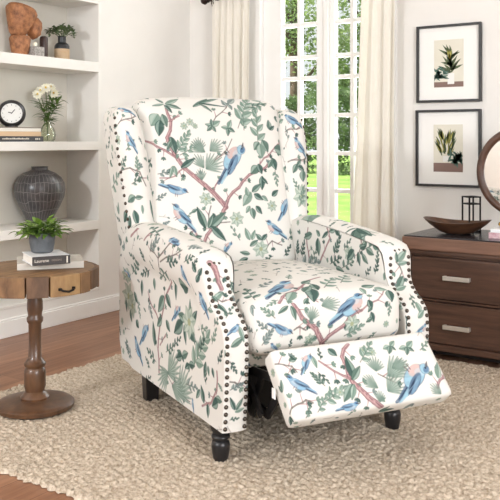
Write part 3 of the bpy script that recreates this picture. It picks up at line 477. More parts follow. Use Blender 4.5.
def fabric_image():
    P = Painter()
    for m in sorted(MOTIFS, key=lambda m: {'r':0,'t':0}.get(m[0], 1 if m[0] != 'b' else 2)): P.motif(m)
    rr = random.Random(5)
    hero = P.occ.copy()
    for k in range(22000):       # small sprigs, twigs and buds wherever the cloth is still bare
        u = rr.uniform(.04, S_AT-.04); v = rr.uniform(.04, S_AT-.04); L = rr.uniform(.02, .055); a = rr.uniform(0, 2*PI)
        c = (u+L*.5*math.cos(a), v+L*.5*math.sin(a)); i, j = int(c[0]*PPM/4), int(c[1]*PPM/4); w = int(L*.4*PPM/4)
        if P.occ[max(0, j-w):j+w+1, max(0, i-w):i+w+1].any(): continue
        q = (u+L*math.cos(a), v+L*math.sin(a)); g = P.GREENS[rr.choice((0, 1, 1, 3, 3, 2))]; z = rr.random()
        big = not hero[max(0, j-60):j+60, max(0, i-60):i+60].any()
        if big and z < .3 and L > .04: P.bird((u, v), (u+.08*math.cos(a*.1), v+.08*math.sin(a*.1)), 1, rr.randrange(3))
        elif z < .12: P.flower(c, L*.35)
        elif z < .3: P.leaf((u, v), q, .4, *g); P.leaf((u, v), (u+L*.7*math.cos(a+.8), v+L*.7*math.sin(a+.8)), .42, *g)
        elif z < .62: P.cap((u, v), q, .0011, .0007, (140,134,130), .8); P.cap(c, (c[0]+L*.35*math.cos(a+.9), c[1]+L*.35*math.sin(a+.9)), .0009, .0006, (140,134,130), .8); P.leaf(q, (q[0]+L*.3*math.cos(a-.4), q[1]+L*.3*math.sin(a-.4)), .5, *g)
        else: P.sprig((u, v), q, rr.randrange(5, 8), .5, .3, *g)
    img = bpy.data.images.new('toile_print', NPX, NPX)
    px = np.ones((NPX, NPX, 4), np.float32); px[...,:3] = P.a/255.*np.array([.93,.926,.92], np.float32)
    img.pixels.foreach_set(px.ravel()); img.update(); img.pack()
    return img
def fabric_mat():
    m = bpy.data.materials.new('toile_fabric'); m.use_nodes = True; nt = m.node_tree; N = nt.nodes; L = nt.links; b = N['Principled BSDF']
    uv = N.new('ShaderNodeUVMap'); uv.uv_map = 'UVMap'; t = N.new('ShaderNodeTexImage'); t.image = fabric_image(); t.extension = 'REPEAT'
    L.new(uv.outputs[0], t.inputs[0]); L.new(t.outputs[0], b.inputs['Base Color']); b.inputs['Roughness'].default_value = .88; b.inputs['Specular IOR Level'].default_value = .2
    tc = N.new('ShaderNodeTexCoord'); nz = N.new('ShaderNodeTexNoise'); nz.inputs['Scale'].default_value = 700; L.new(tc.outputs['Object'], nz.inputs['Vector'])
    n3 = N.new('ShaderNodeTexNoise'); n3.inputs['Scale'].default_value = 9; n3.inputs['Detail'].default_value = 2; L.new(tc.outputs['Object'], n3.inputs['Vector'])
    b1 = N.new('ShaderNodeBump'); b1.inputs['Strength'].default_value = .25; b1.inputs['Distance'].default_value = .02; L.new(n3.outputs['Fac'], b1.inputs['Height'])
    bp = N.new('ShaderNodeBump'); bp.inputs['Strength'].default_value = .15; bp.inputs['Distance'].default_value = .001; L.new(nz.outputs['Fac'], bp.inputs['Height'])
    L.new(b1.outputs[0], bp.inputs['Normal']); L.new(bp.outputs[0], b.inputs['Normal'])
    return m
M['fabric'] = fabric_mat()

# ------------------------------------------------------------------ the room (world axes run along its walls; corner at 0,0)
def room():
    NB = (-2.35, -.757); NZ = (.13, 1.652)      # shelf niche: y range, z range
    H = 2.55; YF = -6.2; XR = 5.6
    w = MB()
    w.box((-.3, YF, 0), (0, NB[0], H)); w.box((-.3, NB[1], 0), (0, 0, H)); w.box((-.3, NB[0], 0), (0, NB[1], NZ[0])); w.box((-.3, NB[0], NZ[1]), (0, NB[1], H))
    w.box((-.3, NB[0], NZ[0]), (-.262, NB[1], NZ[1]))
    struct(w.build('wall_left', M['wall'], smooth=False))
    w = MB(); ox0, ox1, oz = .5, 1.29, 2.2
    w.box((-.3, 0, 0), (ox0, .16, H)); w.box((ox1, 0, 0), (XR, .16, H)); w.box((ox0, 0, oz), (ox1, .16, H)); w.box((ox0, 0, 0), (ox1, .16, .05))
    struct(w.build('wall_back', M['wall'], smooth=False))
    w = MB(); w.box((XR, YF, 0), (XR+.16, -5.4, H)); w.box((XR, -2.0, 0), (XR+.16, 0, H)); w.box((XR, -5.4, 2.3), (XR+.16, -2.0, H)); w.box((XR, -5.4, 0), (XR+.16, -2.0, .35))
    struct(w.build('wall_right', M['wall'], smooth=False))
    w = MB(); w.box((0, YF-.16, 0), (.35, YF, H)); w.box((4.9, YF-.16, 0), (XR, YF, H)); w.box((.35, YF-.16, 2.3), (4.9, YF, H)); w.box((.35, YF-.16, 0), (4.9, YF, .35))
    struct(w.build('wall_front', M['wall'], smooth=False))
    struct(MB().box((-.3, YF-.16, H), (XR+.16, .16, H+.1)).build('ceiling', M['ceiling'], smooth=False))
    struct(MB().box((-.3, YF-.16, -.06), (XR+.16, .16, 0)).build('floor', M['floor'], smooth=False))
    def base(pts, name):
        m = MB()
        for (a, b) in pts:
            if a[0] == b[0]: m.box((a[0], min(a[1], b[1]), 0), (a[0]+.012, max(a[1], b[1]), .078)); m.box((a[0], min(a[1], b[1]), .078), (a[0]+.007, max(a[1], b[1]), .088))
            else: m.box((a[0], -.012, 0), (b[0], 0, .078)); m.box((a[0], -.007, .078), (b[0], 0, .088))
        struct(m.build(name, M['white'], smooth=False, bevel=.003))
    base([((0, YF), (0, 0))], 'baseboard_left'); base([((.0, 0), (.40, 0)), ((1.35, 0), (XR, 0))], 'baseboard_back')
    # french doors: fixed casing, two glazed leaves
    c = MB(); c.box((.40, -.02, 0), (.522, .10, 2.28)); c.box((1.27, -.02, 0), (1.35, .10, 2.28)); c.box((.40, -.02, 2.2), (1.35, .10, 2.28)); c.box((.925, -.008, .05), (.952, .10, 2.2))
    struct(c.build('trim_1', M['white'], smooth=False, bevel=.004))
    def leaf(name, x0, x1, gx, zs, y0=.012, y1=.055):
        fr = MB(); fr.box((x0, y0, .05), (gx[0], y1, 2.2)); fr.box((gx[-1], y0, .05), (x1, y1, 2.2)); fr.box((gx[0], y0, .05), (gx[-1], y1, .22)); fr.box((gx[0], y0, 2.1), (gx[-1], y1, 2.2))
        f = struct(fr.build(name, M['white'], smooth=False, bevel=.004))
        mu = MB()
        for k in range(1, len(gx)-1): mu.box((gx[k]-.011, y0+.004, .22), (gx[k]+.011, y1-.004, 2.1))
        for z in zs: mu.box((gx[0], y0+.006, z-.011), (gx[-1], y1-.006, z+.011))
        mu.build('muntin', M['white'], f, smooth=False, bevel=.003)
        MB().box((gx[0], .032, .22), (gx[-1], .036, 2.1)).build('pane', M['pane'], f, smooth=False)
    zs = (1.925, 1.745, 1.56, 1.378, 1.262, 1.055, .848, .645, .435)
    leaf('window_1', .522, .925, (.643, .755, .869), zs)
    leaf('window_2', .952, 1.27, (.981, 1.083, 1.18), zs)
room()

# bookcase built into the niche
def bookcase():
    t = empty('bookcase', (-.24, -1.5, .13), 'white painted built-in bookcase with open shelves recessed in the left wall', 'bookcase')
    o = Vector((.24, 1.5, -.13))
    def bx(n, lo, hi, mt='shelfpaint'): return MB().box(Vector(lo)+o, Vector(hi)+o).build(n, M[mt], t, smooth=False, bevel=.002)
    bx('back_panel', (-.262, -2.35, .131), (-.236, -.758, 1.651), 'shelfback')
    bx('side_panel', (-.236, -.778, .131), (.002, -.758, 1.651)); bx('side_panel', (-.236, -2.35, .131), (.002, -2.33, 1.651))
    for z0, z1 in ((1.277, 1.329), (.868, .912), (.452, .498)): bx('shelf', (-.236, -2.33, z0), (.004, -.778, z1))
    bx('top_panel', (-.236, -2.33, 1.636), (.002, -.778, 1.651)); bx('bottom_shelf', (-.236, -2.33, .131), (.002, -.778, .145))
bookcase()

# ------------------------------------------------------------------ rug
def rug():
    x0, x1, y0, y1 = .672, 3.3, -2.42, -.645; st = .0046
    nx = int((x1-x0)/st); ny = int((y1-y0)/st)
    X, Y = np.meshgrid(np.linspace(x0, x1, nx), np.linspace(y0, y1, ny))
    r = rng.random((ny, nx)); k = np.array([.25, .5, .25])
    sm = r.copy()
    for ax in (0, 1): sm = np.apply_along_axis(lambda a: np.convolve(a, k, 'same'), ax, sm)
    rows = .5+.5*np.sin(2*PI*(X*.35+Y*.94)/.026+3*np.sin(X*9))
    Z = .010+.006*(sm-.5)+.0028*rows+.007*(r-.4)
    jx = (rng.random((ny, nx))-.5)*st*.8; jy = (rng.random((ny, nx))-.5)*st*.8
    e = np.minimum(np.minimum(X-x0, x1-X), np.minimum(Y-y0, y1-Y)); Z = np.where(e < .004, .002, np.clip(Z, .004, .03))
    edge = .004*np.sin(X*61+Y*50)+.004*np.sin(X*197+Y*183); jx += np.where(np.minimum(X-x0, x1-X) < .02, edge, 0); jy += np.where(np.minimum(Y-y0, y1-Y) < .02, edge, 0)
    vs = np.stack([X+jx, Y+jy, Z], -1).reshape(-1, 3)
    i = (np.arange(ny-1)[:,None]*nx+np.arange(nx-1)[None,:]).ravel()
    fs = np.stack([i, i+1, i+nx+1, i+nx], -1)
    me = bpy.data.meshes.new('rug'); me.vertices.add(len(vs)); me.vertices.foreach_set('co', vs.astype(np.float32).ravel())
    me.loops.add(fs.size); me.polygons.add(len(fs)); me.loops.foreach_set('vertex_index', fs.astype(np.int32).ravel())
    me.polygons.foreach_set('loop_start', np.arange(0, fs.size, 4, dtype=np.int32)); me.update(calc_edges=True); me.validate()
    me.polygons.foreach_set('use_smooth', np.ones(len(fs), bool)); me.materials.append(M['rug'])
    o = bpy.data.objects.new('rug', me); COL.objects.link(o)
    tag(o, 'cream beige looped wool area rug lying on the wooden floor', 'rug')
rug()

# ------------------------------------------------------------------ the armchair
def uvm(u, v): return (u/S_AT, v/S_AT)
def pad(h, r, n=(14,8,14), bulge=(0,0,0), warp=None, uvc=(0,0)):
    """rounded upholstered block; y- is its front; print unrolled around the front face"""
    m = MB(); hx, hy, hz = h
    def pt(p):
        q = [max(-(a-r), min(a-r, c)) for c, a in zip(p, h)]; d = Vector([c-b for c, b in zip(p, q)])
        o = Vector(q)+(d.normalized()*r if d.length > 1e-9 else d)
        X, Y, Z = (c/a for c, a in zip(p, h)); bl = lambda a, b: (1-a*a)*(1-b*b)
        o.x += bulge[0]*bl(Y, Z)*X; o.y += bulge[1]*bl(X, Z)*Y; o.z += bulge[2]*bl(X, Y)*Z
        return warp(o) if warp else o
    def sm(k, nn, a):    # denser near the rounded rims
        t = k/nn*2-1; return a*math.sin(t*PI/2*.999)*.35+a*t*.65
    for ax, sg in ((1,-1),(2,1),(2,-1),(0,-1),(0,1),(1,1)):
        a, b = {0:(1,2), 1:(0,2), 2:(0,1)}[ax]; na, nb = n[a], n[b]; P = []; U = []
        for i in range(na+1):
            for j in range(nb+1):
                p = [0,0,0]; p[ax] = sg*h[ax]; p[a] = sm(i, na, h[a]); p[b] = sm(j, nb, h[b]); P.append(pt(p)); dy = p[1]+hy
                if ax == 1 and sg < 0: u = (p[0], p[2])
                elif ax == 1: u = (p[0], p[2]+2*hz+2*hy)
                elif ax == 2: u = (p[0], sg*(hz+dy))
                else: u = (sg*(hx+dy), p[2])
                U.append(uvm(uvc[0]+u[0], uvc[1]+u[1]))
        fs = []; us = []
        for i in range(na):
            for j in range(nb):
                q = (i*(nb+1)+j, (i+1)*(nb+1)+j, (i+1)*(nb+1)+j+1, i*(nb+1)+j+1); fs.append(q); us.append([U[k] for k in q])
        m.add(P, fs, us)
    return m
def weld(o, d=.0004):
    bm = bmesh.new(); bm.from_mesh(o.data); bmesh.ops.remove_doubles(bm, verts=bm.verts, dist=d); bmesh.ops.recalc_face_normals(bm, faces=bm.faces)
    for e in bm.edges: e.smooth = True
    bm.to_mesh(o.data); bm.free(); return o
NAILS = []       # (world-size position, direction, parent) collected, largest in view first
CSC = (.92-.016)/.92; CHX = 3.079+(1.832-3.079)*CSC; CHY = -3.907+(-1.7285+3.907)*CSC     # stands on the rug's pile
def armchair():
    t = empty('armchair', (CHX, CHY, .016), 'wingback recliner armchair in bird and branch print fabric with raised footrest', 'armchair', R(60.05)); t.scale = (CSC, CSC, CSC)
    F = M['fabric']
    # --- arms
    B = [(-.09,.105),(-.096,.16),(-.101,.22),(-.105,.28),(-.107,.335),(-.105,.368),(-.096,.392),(-.074,.413),(-.044,.433),(-.018,.454),(-.003,.482),(.003,.525),(.012,.555),(.034,.575),(.07,.582),(.14,.589),(.24,.599),(.34,.606),(.44,.613),(.54,.617),(.62,.61),(.70,.575),(.755,.51),(.78,.43),(.788,.35),(.79,.27),(.788,.18)]
    n = len(B); cum = [0]
    for i in range(1, n): cum.append(cum[-1]+math.dist(B[i], B[i-1]))
    nrm = []
    for i in range(n):
        a = B[max(0, i-1)]; b = B[min(n-1, i+1)]; d = Vector((b[0]-a[0], b[1]-a[1])).normalized(); nrm.append((-d.y, d.x))
    def xo(y): return .338+.026*max(0, min(1, (y+.085)/.85))
    def roll(i, d):     # how far the arm roll swells beyond the flat side, d = distance below its top edge
        A = max(0, min(1, (cum[i]-.36)/.18))*.026
        if i >= 21: A *= max(0, 1-(i-20)/4)
        D = .125
        return A*math.sqrt(max(0, 1-((d-D*.42)/(D*.58))**2)) if d < D else 0
    xo0 = xo
    for sg in (-1, 1):
        xo = (lambda y: xo0(y)+.026) if sg > 0 else xo0
        m = MB(); K = 22; NB_ = 8
        rows = []; kinds = []
        feet = [(-.083+.84*(i/(n-1))**1.15, .105 if i < n-3 else .115) for i in range(n)]
        wid = .074 if sg < 0 else .088
        for i in range(n):
            (by, bz), (fy, fz) = B[i], feet[i]; L = math.dist(B[i], feet[i]); row = []; kd = []
            for k in range(K+1):        # outer side, from the foot up
                s = (k/K)**.8; y = fy+(by-fy)*s; z = fz+(bz-fz)*s; d = L*(1-s); e = roll(i, d)
                row.append((xo(y)+e, y, z)); kd.append(('o', (y, z)))
            xe = xo(by)+roll(i, 0)
            xin = xo(by)-wid-max(0, min(1, (cum[i]-.36)/.2))*.012
            crown = .004+max(0, min(1, (cum[i]-.47)/.1))*.012*(1 if i < 22 else .3)
            for k in range(NB_+1):      # across the front strip / roll
                q = k/NB_; c = (1-abs(2*q-1)**3)*crown; row.append((xe+(xin-xe)*q, by-nrm[i][0]*-c, bz+nrm[i][1]*c)); kd.append(('b', ((q-.5)*wid*1.1, cum[i])))
            for k in range(K+1):        # inner side, down again
                s = 1-(k/K); y = fy+(by-fy)*s; z = fz+(bz-fz)*s; d = L*(1-s); row.append((xin-roll(i, d)*.35, y, z)); kd.append(('i', (y, z)))
            rows.append(row); kinds.append(kd)
        nc = len(rows[0]); vs = [(sg*p[0], p[1], p[2]) for r_ in rows for p in r_]; fs = []; us = []
        uo = {-1: {'o': (1.9, 1.0), 'i': (1.6, 2.2), 'b': (2.87, .9)}, 1: {'i': (.3, 2.1), 'o': (1.6, 2.2), 'b': (3.05, .9)}}[sg]
        for i in range(n-1):
            for k in range(nc-1):
                if kinds[i][k][0] != kinds[i][k+1][0]: continue
                q = [(i, k), (i+1, k), (i+1, k+1), (i, k+1)]; fs.append([a*nc+b for a, b in q]); uu = []
                for a, b in q:
                    kd, (c0, c1) = kinds[a][b]; o = uo[kd]; uu.append(uvm(o[0]+(c0*(sg if kd == 'b' else 1)), o[1]+c1))
                us.append(uu)
        for r_ in (0, n-1):     # bottom and rear closing
            pass
        m.add(vs, fs, us)
        m.add([(sg*p[0], p[1], p[2]) for p in (rows[0][0], rows[-1][0], rows[-1][-1], rows[0][-1])], [(0,1,2,3)])
        m.add([(sg*p[0], p[1], p[2]) for p in (rows[-1][0], rows[-1][K], rows[-1][K+NB_+1], rows[-1][-1])], [(0,1,2,3)])
        arm = weld(m.build('arm', F, t), .0006)
        # welt under the roll
        wl = []
        for i in range(9, 22):
            L = math.dist(B[i], feet[i]); s = 1-.123/L; y = feet[i][0]+(B[i][0]-feet[i][0])*s; z = feet[i][1]+(B[i][1]-feet[i][1])*s; wl.append((sg*(xo(y)+.001), y, z))
        MB().tube(wl, .0035, 6).build('welt', F, arm)
        # nailheads along both rims of the strip and around its arch
        iA = 12
        def at(s, q):
            i = max(j for j in range(n-1) if cum[j] <= s+1e-9); f = (s-cum[i])/(cum[i+1]-cum[i]); y = B[i][0]+(B[i+1][0]-B[i][0])*f; z = B[i][1]+(B[i+1][1]-B[i][1])*f
            nv = Vector((0, -(nrm[i][0]*-1)*(1), nrm[i][1])); nv = Vector((0, nrm[i][0], nrm[i][1])); x = xo(y)+roll(i, 0)-q*wid
            return Vector((sg*x, y, z))+nv*.004, nv
        s = .012; top = cum[iA]
        while s < top-.006:
            for q in (.1, .9):
                p, nv = at(s, q); NAILS.append((p, nv, arm, 1 if (sg < 0 or s > .2) else 0))
            s += .0212
        for q in (.3, .5, .7):
            p, nv = at(top+.006*(1-abs(q-.5)*2), q); NAILS.append((p, nv, arm, 1))
    # --- back cushion
    lean = lambda p, y0, z0, k: Vector((p.x, p.y+y0+(p.z)*k, p.z*math.cos(math.atan(k))+z0))
    bk = pad((.302, .075, .335), .055, (24,8,24), (0, .03, .014), lambda p: lean(p, .745, .752, .27), (.5, .6))
    weld(bk.build('back_cushion', F, t))
    # --- wings
    for sg in (-1, 1):
        def warp(p, sg=sg):
            tt = (p.z+.26)/.52                      # 0 bottom, 1 top
            k = max(0, (tt-.66)/.34); x = p.x*(1-.16*(1-tt)-.26*k*k)+sg*(.346+.014*tt-.006*k*k-.04*(1-tt)-(.02*tt if sg > 0 else 0))
            return Vector((x, p.y+.735+(p.z+.03)*.2+.02*(1-tt)+.03*k*k, p.z*1.12+.752))
        wg = pad((.062, .105, .262), .05, (10,12,26), (0, .012, 0), warp, (.4, 1.7) if sg < 0 else (1.25, 1.7))
        w = weld(wg.build('wing', F, t))
        s = 0; N_ = 17 if sg < 0 else 17
        for k in range(N_):
            z = .222-.40*k/(N_-1); th = R(66 if sg < 0 else 42); x_ = .012+.05*math.sin(th); y_ = -.055-.05*math.cos(th); y_ -= .012*(1-(x_/.062)**2)*(1-(z/.262)**2)*.8
            NAILS.append((warp(Vector((sg*x_, y_, z))), Vector((sg*math.sin(th), -math.cos(th), 0)), w, 1))
    # --- seat
    st = pad((.26, .36, .082), .045, (22,26,8), (0, .012, .03), lambda p: Vector((p.x+.006, p.y+.245, p.z+.386)), (1.5, .4))
    weld(st.build('seat_cushion', F, t))
    r_ = pad((.25, .02, .028), .01, (10,3,4), (0,0,0), lambda p: Vector((p.x, p.y-.035, p.z+.29)), (2.3, 2.6)); weld(r_.build('front_rail', F, t))
    # --- shell at the back and seat base
    sh = pad((.33, .035, .47), .03, (8,3,10), (0,0,0), lambda p: lean(p, .84, .585, .16), (2.0, 2.7)); weld(sh.build('back_shell', F, t))
    MB().box((-.25, .0, .125), (.25, .76, .27)).build('seat_box', M['lining'], t, smooth=False)
    # --- raised footrest
    a0 = Vector((.008, -.185, .336)); a1 = Vector((.012, -.318, .183)); d = (a1-a0); L = d.length; e = d.normalized(); nn = Vector((0, e.z, -e.y)).normalized()
    if nn.y > 0: nn = -nn
    def wf(p):      # pad's z runs up the panel, pad's front (y-) faces out
        q = a0+e*(L/2-p.z)+nn*(-p.y); return Vector((q.x+p.x, q.y, q.z))
    fr = pad((.258, .03, L/2), .013, (20,5,10), (0, .008, 0), wf, (2.5, .4)); weld(fr.build('footrest', F, t))
    MB().box((-.259,-.255,.235), (-.257,-.238,.262)).build('care_tag', M['tag'], t, smooth=False)
    # --- folding mechanism
    for sg in (-1, 1):
        m = MB(); x = sg*.225
        def bar(a, b, w=.012):
            a = Vector(a); b = Vector(b); dd = (b-a).normalized(); s_ = Vector((0, -dd.z, dd.y))*w; tx = Vector((.004, 0, 0))
            m.add([a-s_-tx, a+s_-tx, b+s_-tx, b-s_-tx, a-s_+tx, a+s_+tx, b+s_+tx, b-s_+tx], [(0,1,2,3),(7,6,5,4),(0,4,5,1),(1,5,6,2),(2,6,7,3),(3,7,4,0)])
        bar((x, .02, .25), (x, -.19, .27)); bar((x+.01, .02, .17), (x+.01, -.13, .15)); bar((x+.01, -.13, .15), (x+.01, -.225, .26)); bar((x-.01, -.03, .25), (x-.01, -.13, .15)); bar((x, .03, .21), (x, -.05, .13)); bar((x, -.05, .13), (x, -.12, .27))
        m.build('recline_linkage', M['blackmetal'], t, smooth=False)
    # --- legs
    prof = [(.0,0),(.019,0),(.0215,.004),(.026,.03),(.0275,.048),(.025,.058),(.02,.062),(.0265,.067),(.0275,.071),(.0265,.075),(.021,.079),(.025,.086),(.03,.098),(.031,.108),(0,.108)]
    for sg in (-1, 1):
        MB().lathe(prof, 28, (sg*.302, -.0, -.008)).build('leg', M['black'], t)
        m = MB(); cx, cy = sg*.302, .615; q = [(.022,-.008),(.028,.125)]
        m.add([(cx+a*w, cy+b*w, z) for w, z in q for a, b in ((-1,-1),(1,-1),(1,1),(-1,1))], [(3,2,1,0),(4,5,6,7),(0,1,5,4),(1,2,6,5),(2,3,7,6),(3,0,4,7)]); m.build('leg', M['black'], t, smooth=False, bevel=.003)
    # --- nailheads: domed studs, each its own sub-part (the smallest in view share one)
    dome = [(.0064,-.001),(.0062,.0011),(.0052,.0029),(.003,.0043),(0,.0048)]
    me = MB().lathe(dome, 12).mesh('nailhead', M['nail'])
    NAILS.sort(key=lambda q: -q[3]); rest = {}
    for i, (p, nv, par, vis) in enumerate(NAILS):
        rot = nv.to_track_quat('Z', 'Y').to_matrix().to_4x4(); Mx = Matrix.Translation(p) @ rot
        pn = par.name.split('.')[0]
        if sum(1 for q in NAILS[:i] if q[2] == par) < 100:
            o = bpy.data.objects.new('nailhead', me); COL.objects.link(o); o.parent = par; o.matrix_local = Mx
    return t
CH = armchair()

# ------------------------------------------------------------------ side table and what stands on it
def side_table():
    t = empty('side_table', (.924, -2.018, .014), 'round pedestal side table of reclaimed wood with thick blocky rim', 'side table')
    z0, z1, Rr = .408, .473, .212
    n = 18; f = MB(); tp = MB()
    tp.lathe([(0, z1-.006),(Rr-.012, z1-.006),(Rr-.012, z1),(Rr-.02, z1+.003),(0, z1+.003)], 64, (0,0,0)); tp.build('tabletop', M['wood_top'], t)
    MB().lathe([(0, z0+.012),(Rr-.02, z0+.012),(Rr-.02, z1-.006),(0, z1-.006)], 48).build('apron_core', M['wood_table'], t)
    spans = [30, 16, 22, 14, 26, 18, 12, 24, 20, 15, 25, 18, 22, 16, 26, 12, 24, 20]; an = -29; kinds = 'bcacabacabacacabca'
    for k in range(n):      # rim blocks of uneven width
        a0 = R(an+.7); a1 = R(an+spans[k]-.7); an += spans[k]; dz = .003*math.sin(k*3.7); ro = Rr+.002*math.cos(k*2.3); st = 5; vs = []
        for z in (z0+dz, z1+.001):
            vs += [((Rr-.03)*math.cos(a0), (Rr-.03)*math.sin(a0), z)]+[(ro*math.cos(a0+(a1-a0)*q/st), ro*math.sin(a0+(a1-a0)*q/st), z) for q in range(st+1)]+[((Rr-.03)*math.cos(a1), (Rr-.03)*math.sin(a1), z)]
        c = st+3; fs = [tuple(range(c))[::-1], tuple(range(c, 2*c))]+[(q, (q+1) % c, (q+1) % c+c, q+c) for q in range(c)]
        MB().add(vs, fs).build('rim_block', M['wood_block_'+kinds[k]], t, smooth=False, bevel=.0015)
    # little iron pull on the tan block
    a = R(-14); c = Vector((math.cos(a), math.sin(a), 0)); s_ = Vector((-c.y, c.x, 0)); p = c*(Rr+.004)+Vector((0,0,.432)); m = MB()
    m.tube([p-s_*.024, p-s_*.018+c*.01-Vector((0,0,.004)), p+c*.013-Vector((0,0,.008)), p+s_*.018+c*.01-Vector((0,0,.004)), p+s_*.024], .0035, 8)
    m.box((-.004,-.004,-.004),(.004,.004,.004), Matrix.Translation(p-s_*.024)); m.box((-.004,-.004,-.004),(.004,.004,.004), Matrix.Translation(p+s_*.024)); m.build('iron_pull', M['iron'], t)
    prof = [(0,.03),(.046,.03),(.048,.04),(.04,.05),(.032,.058),(.033,.066),(.036,.075),(.036,.12),(.034,.132),(.03,.138),(.036,.146),(.036,.153),(.03,.16),(.022,.17),(.0205,.22),(.0215,.285),(.027,.294),(.0275,.305),(.023,.312),(.024,.322),(.0265,.335),(.026,.36),(.023,.378),(.03,.386),(.037,.4),(.038,.408),(0,.408)]
    MB().lathe(prof, 40).build('post', M['wood_post'], t)
    MB().lathe([(0,0),(.122,0),(.13,.006),(.131,.018),(.124,.024),(.118,.026),(.1,.03),(.05,.034),(0,.034)], 56).build('base', M['wood_post'], t)
TAN = (14, 15, 16)
side_table()

def book(name, label, c, size, rz, spine, cover, group, th=.0025):
    """lies flat; length along its own x, spine on its own y- edge"""
    L, W, h = size; t = empty(name, c, label, 'book', rz, group)
    m = MB(); m.box((-L/2,-W/2,0),(L/2,W/2,.0025)); m.box((-L/2,-W/2-.002*(th > .003),h-th),(L/2,W/2,h)); m.build('cover', M[cover], t, smooth=False, bevel=.0006)
    MB().box((-L/2+.0002,-W/2-.001,.0),(L/2-.0002,-W/2+.003,h-(th if th > .003 else 0))).build('spine', M[spine], t, smooth=False, bevel=.001)
    MB().box((-L/2+.004,-W/2+.003,.0025),(L/2-.004,W/2-.004,h-th)).build('page_block', M['paper'], t, smooth=False)
    return t
ZT = .4905
A_B = R(34.05-0.5)
g = 'books on the side table'
b1 = book('book', 'pale grey book lying at the bottom of the side table stack', (.9386, -1.965, ZT), (.217, .17, .0225), R(50), 'bookgrey', 'bookgrey', g)
b2 = book('book', 'white book with dark brown spine on top of the side table stack', (.981, -2.021, ZT+.0226), (.125, .15, .0285), R(62), 'bookdark', 'bookwhite', g)
Mt = Matrix.Translation((-.056, -.0762, .0145)) @ Euler((R(90), 0, 0)).to_matrix().to_4x4()
text_mesh('Laurene', .0145, M['ink'], b2, Mt); text_mesh('DESIGNS', .0085, M['inkdim'], b2, Matrix.Translation((.0, -.0762, .0145)) @ Euler((R(90),0,0)).to_matrix().to_4x4())
MB().box((.049,-.0765,.004),(.053,-.0758,.026)).build('spine_mark', M['ink'], b2, smooth=False)

def plant_pot():
    z = ZT+.0226+.0285; t = empty('potted_plant', (.953, -2.012, z), 'leafy green plant in dark grey pot on the book stack', 'potted plant')
    MB().lathe([(0,0),(.03,0),(.036,.004),(.0415,.03),(.0435,.05),(.0415,.066),(.0385,.066),(.038,.055),(0,.055)], 40).build('pot', M['potgrey'], t)
    m = MB(); rr = random.Random(3)
    for k in range(34):
        a = 2*PI*k*.381966; el = .05+1.3*((k % 11)/10); L = rr.uniform(.05, .085); d = Vector((math.cos(a)*math.cos(el), math.sin(a)*math.cos(el), math.sin(el)*.55)); b = Vector((.01*math.cos(a), .01*math.sin(a), .06))
        e = b+d*L; m.tube([b, b.lerp(e, .5)+Vector((0,0,.008)), e], .0012, 5)
        for q in range(5):
            f = .35+.65*q/4; sd = d.cross(Vector((0,0,1))).normalized()*(1 if q % 2 else -1); dd = (d*.7+sd*rr.uniform(.4, 1)+Vector((0,0,rr.uniform(-.1, .4)))).normalized() if q < 4 else d
            m.leaf(b.lerp(e, f), dd, (0,0,1), rr.uniform(.026, .042), rr.uniform(.016, .024), rr.uniform(.15, .55), 4)
    m.build('foliage', M['leaf2'], t)
plant_pot()

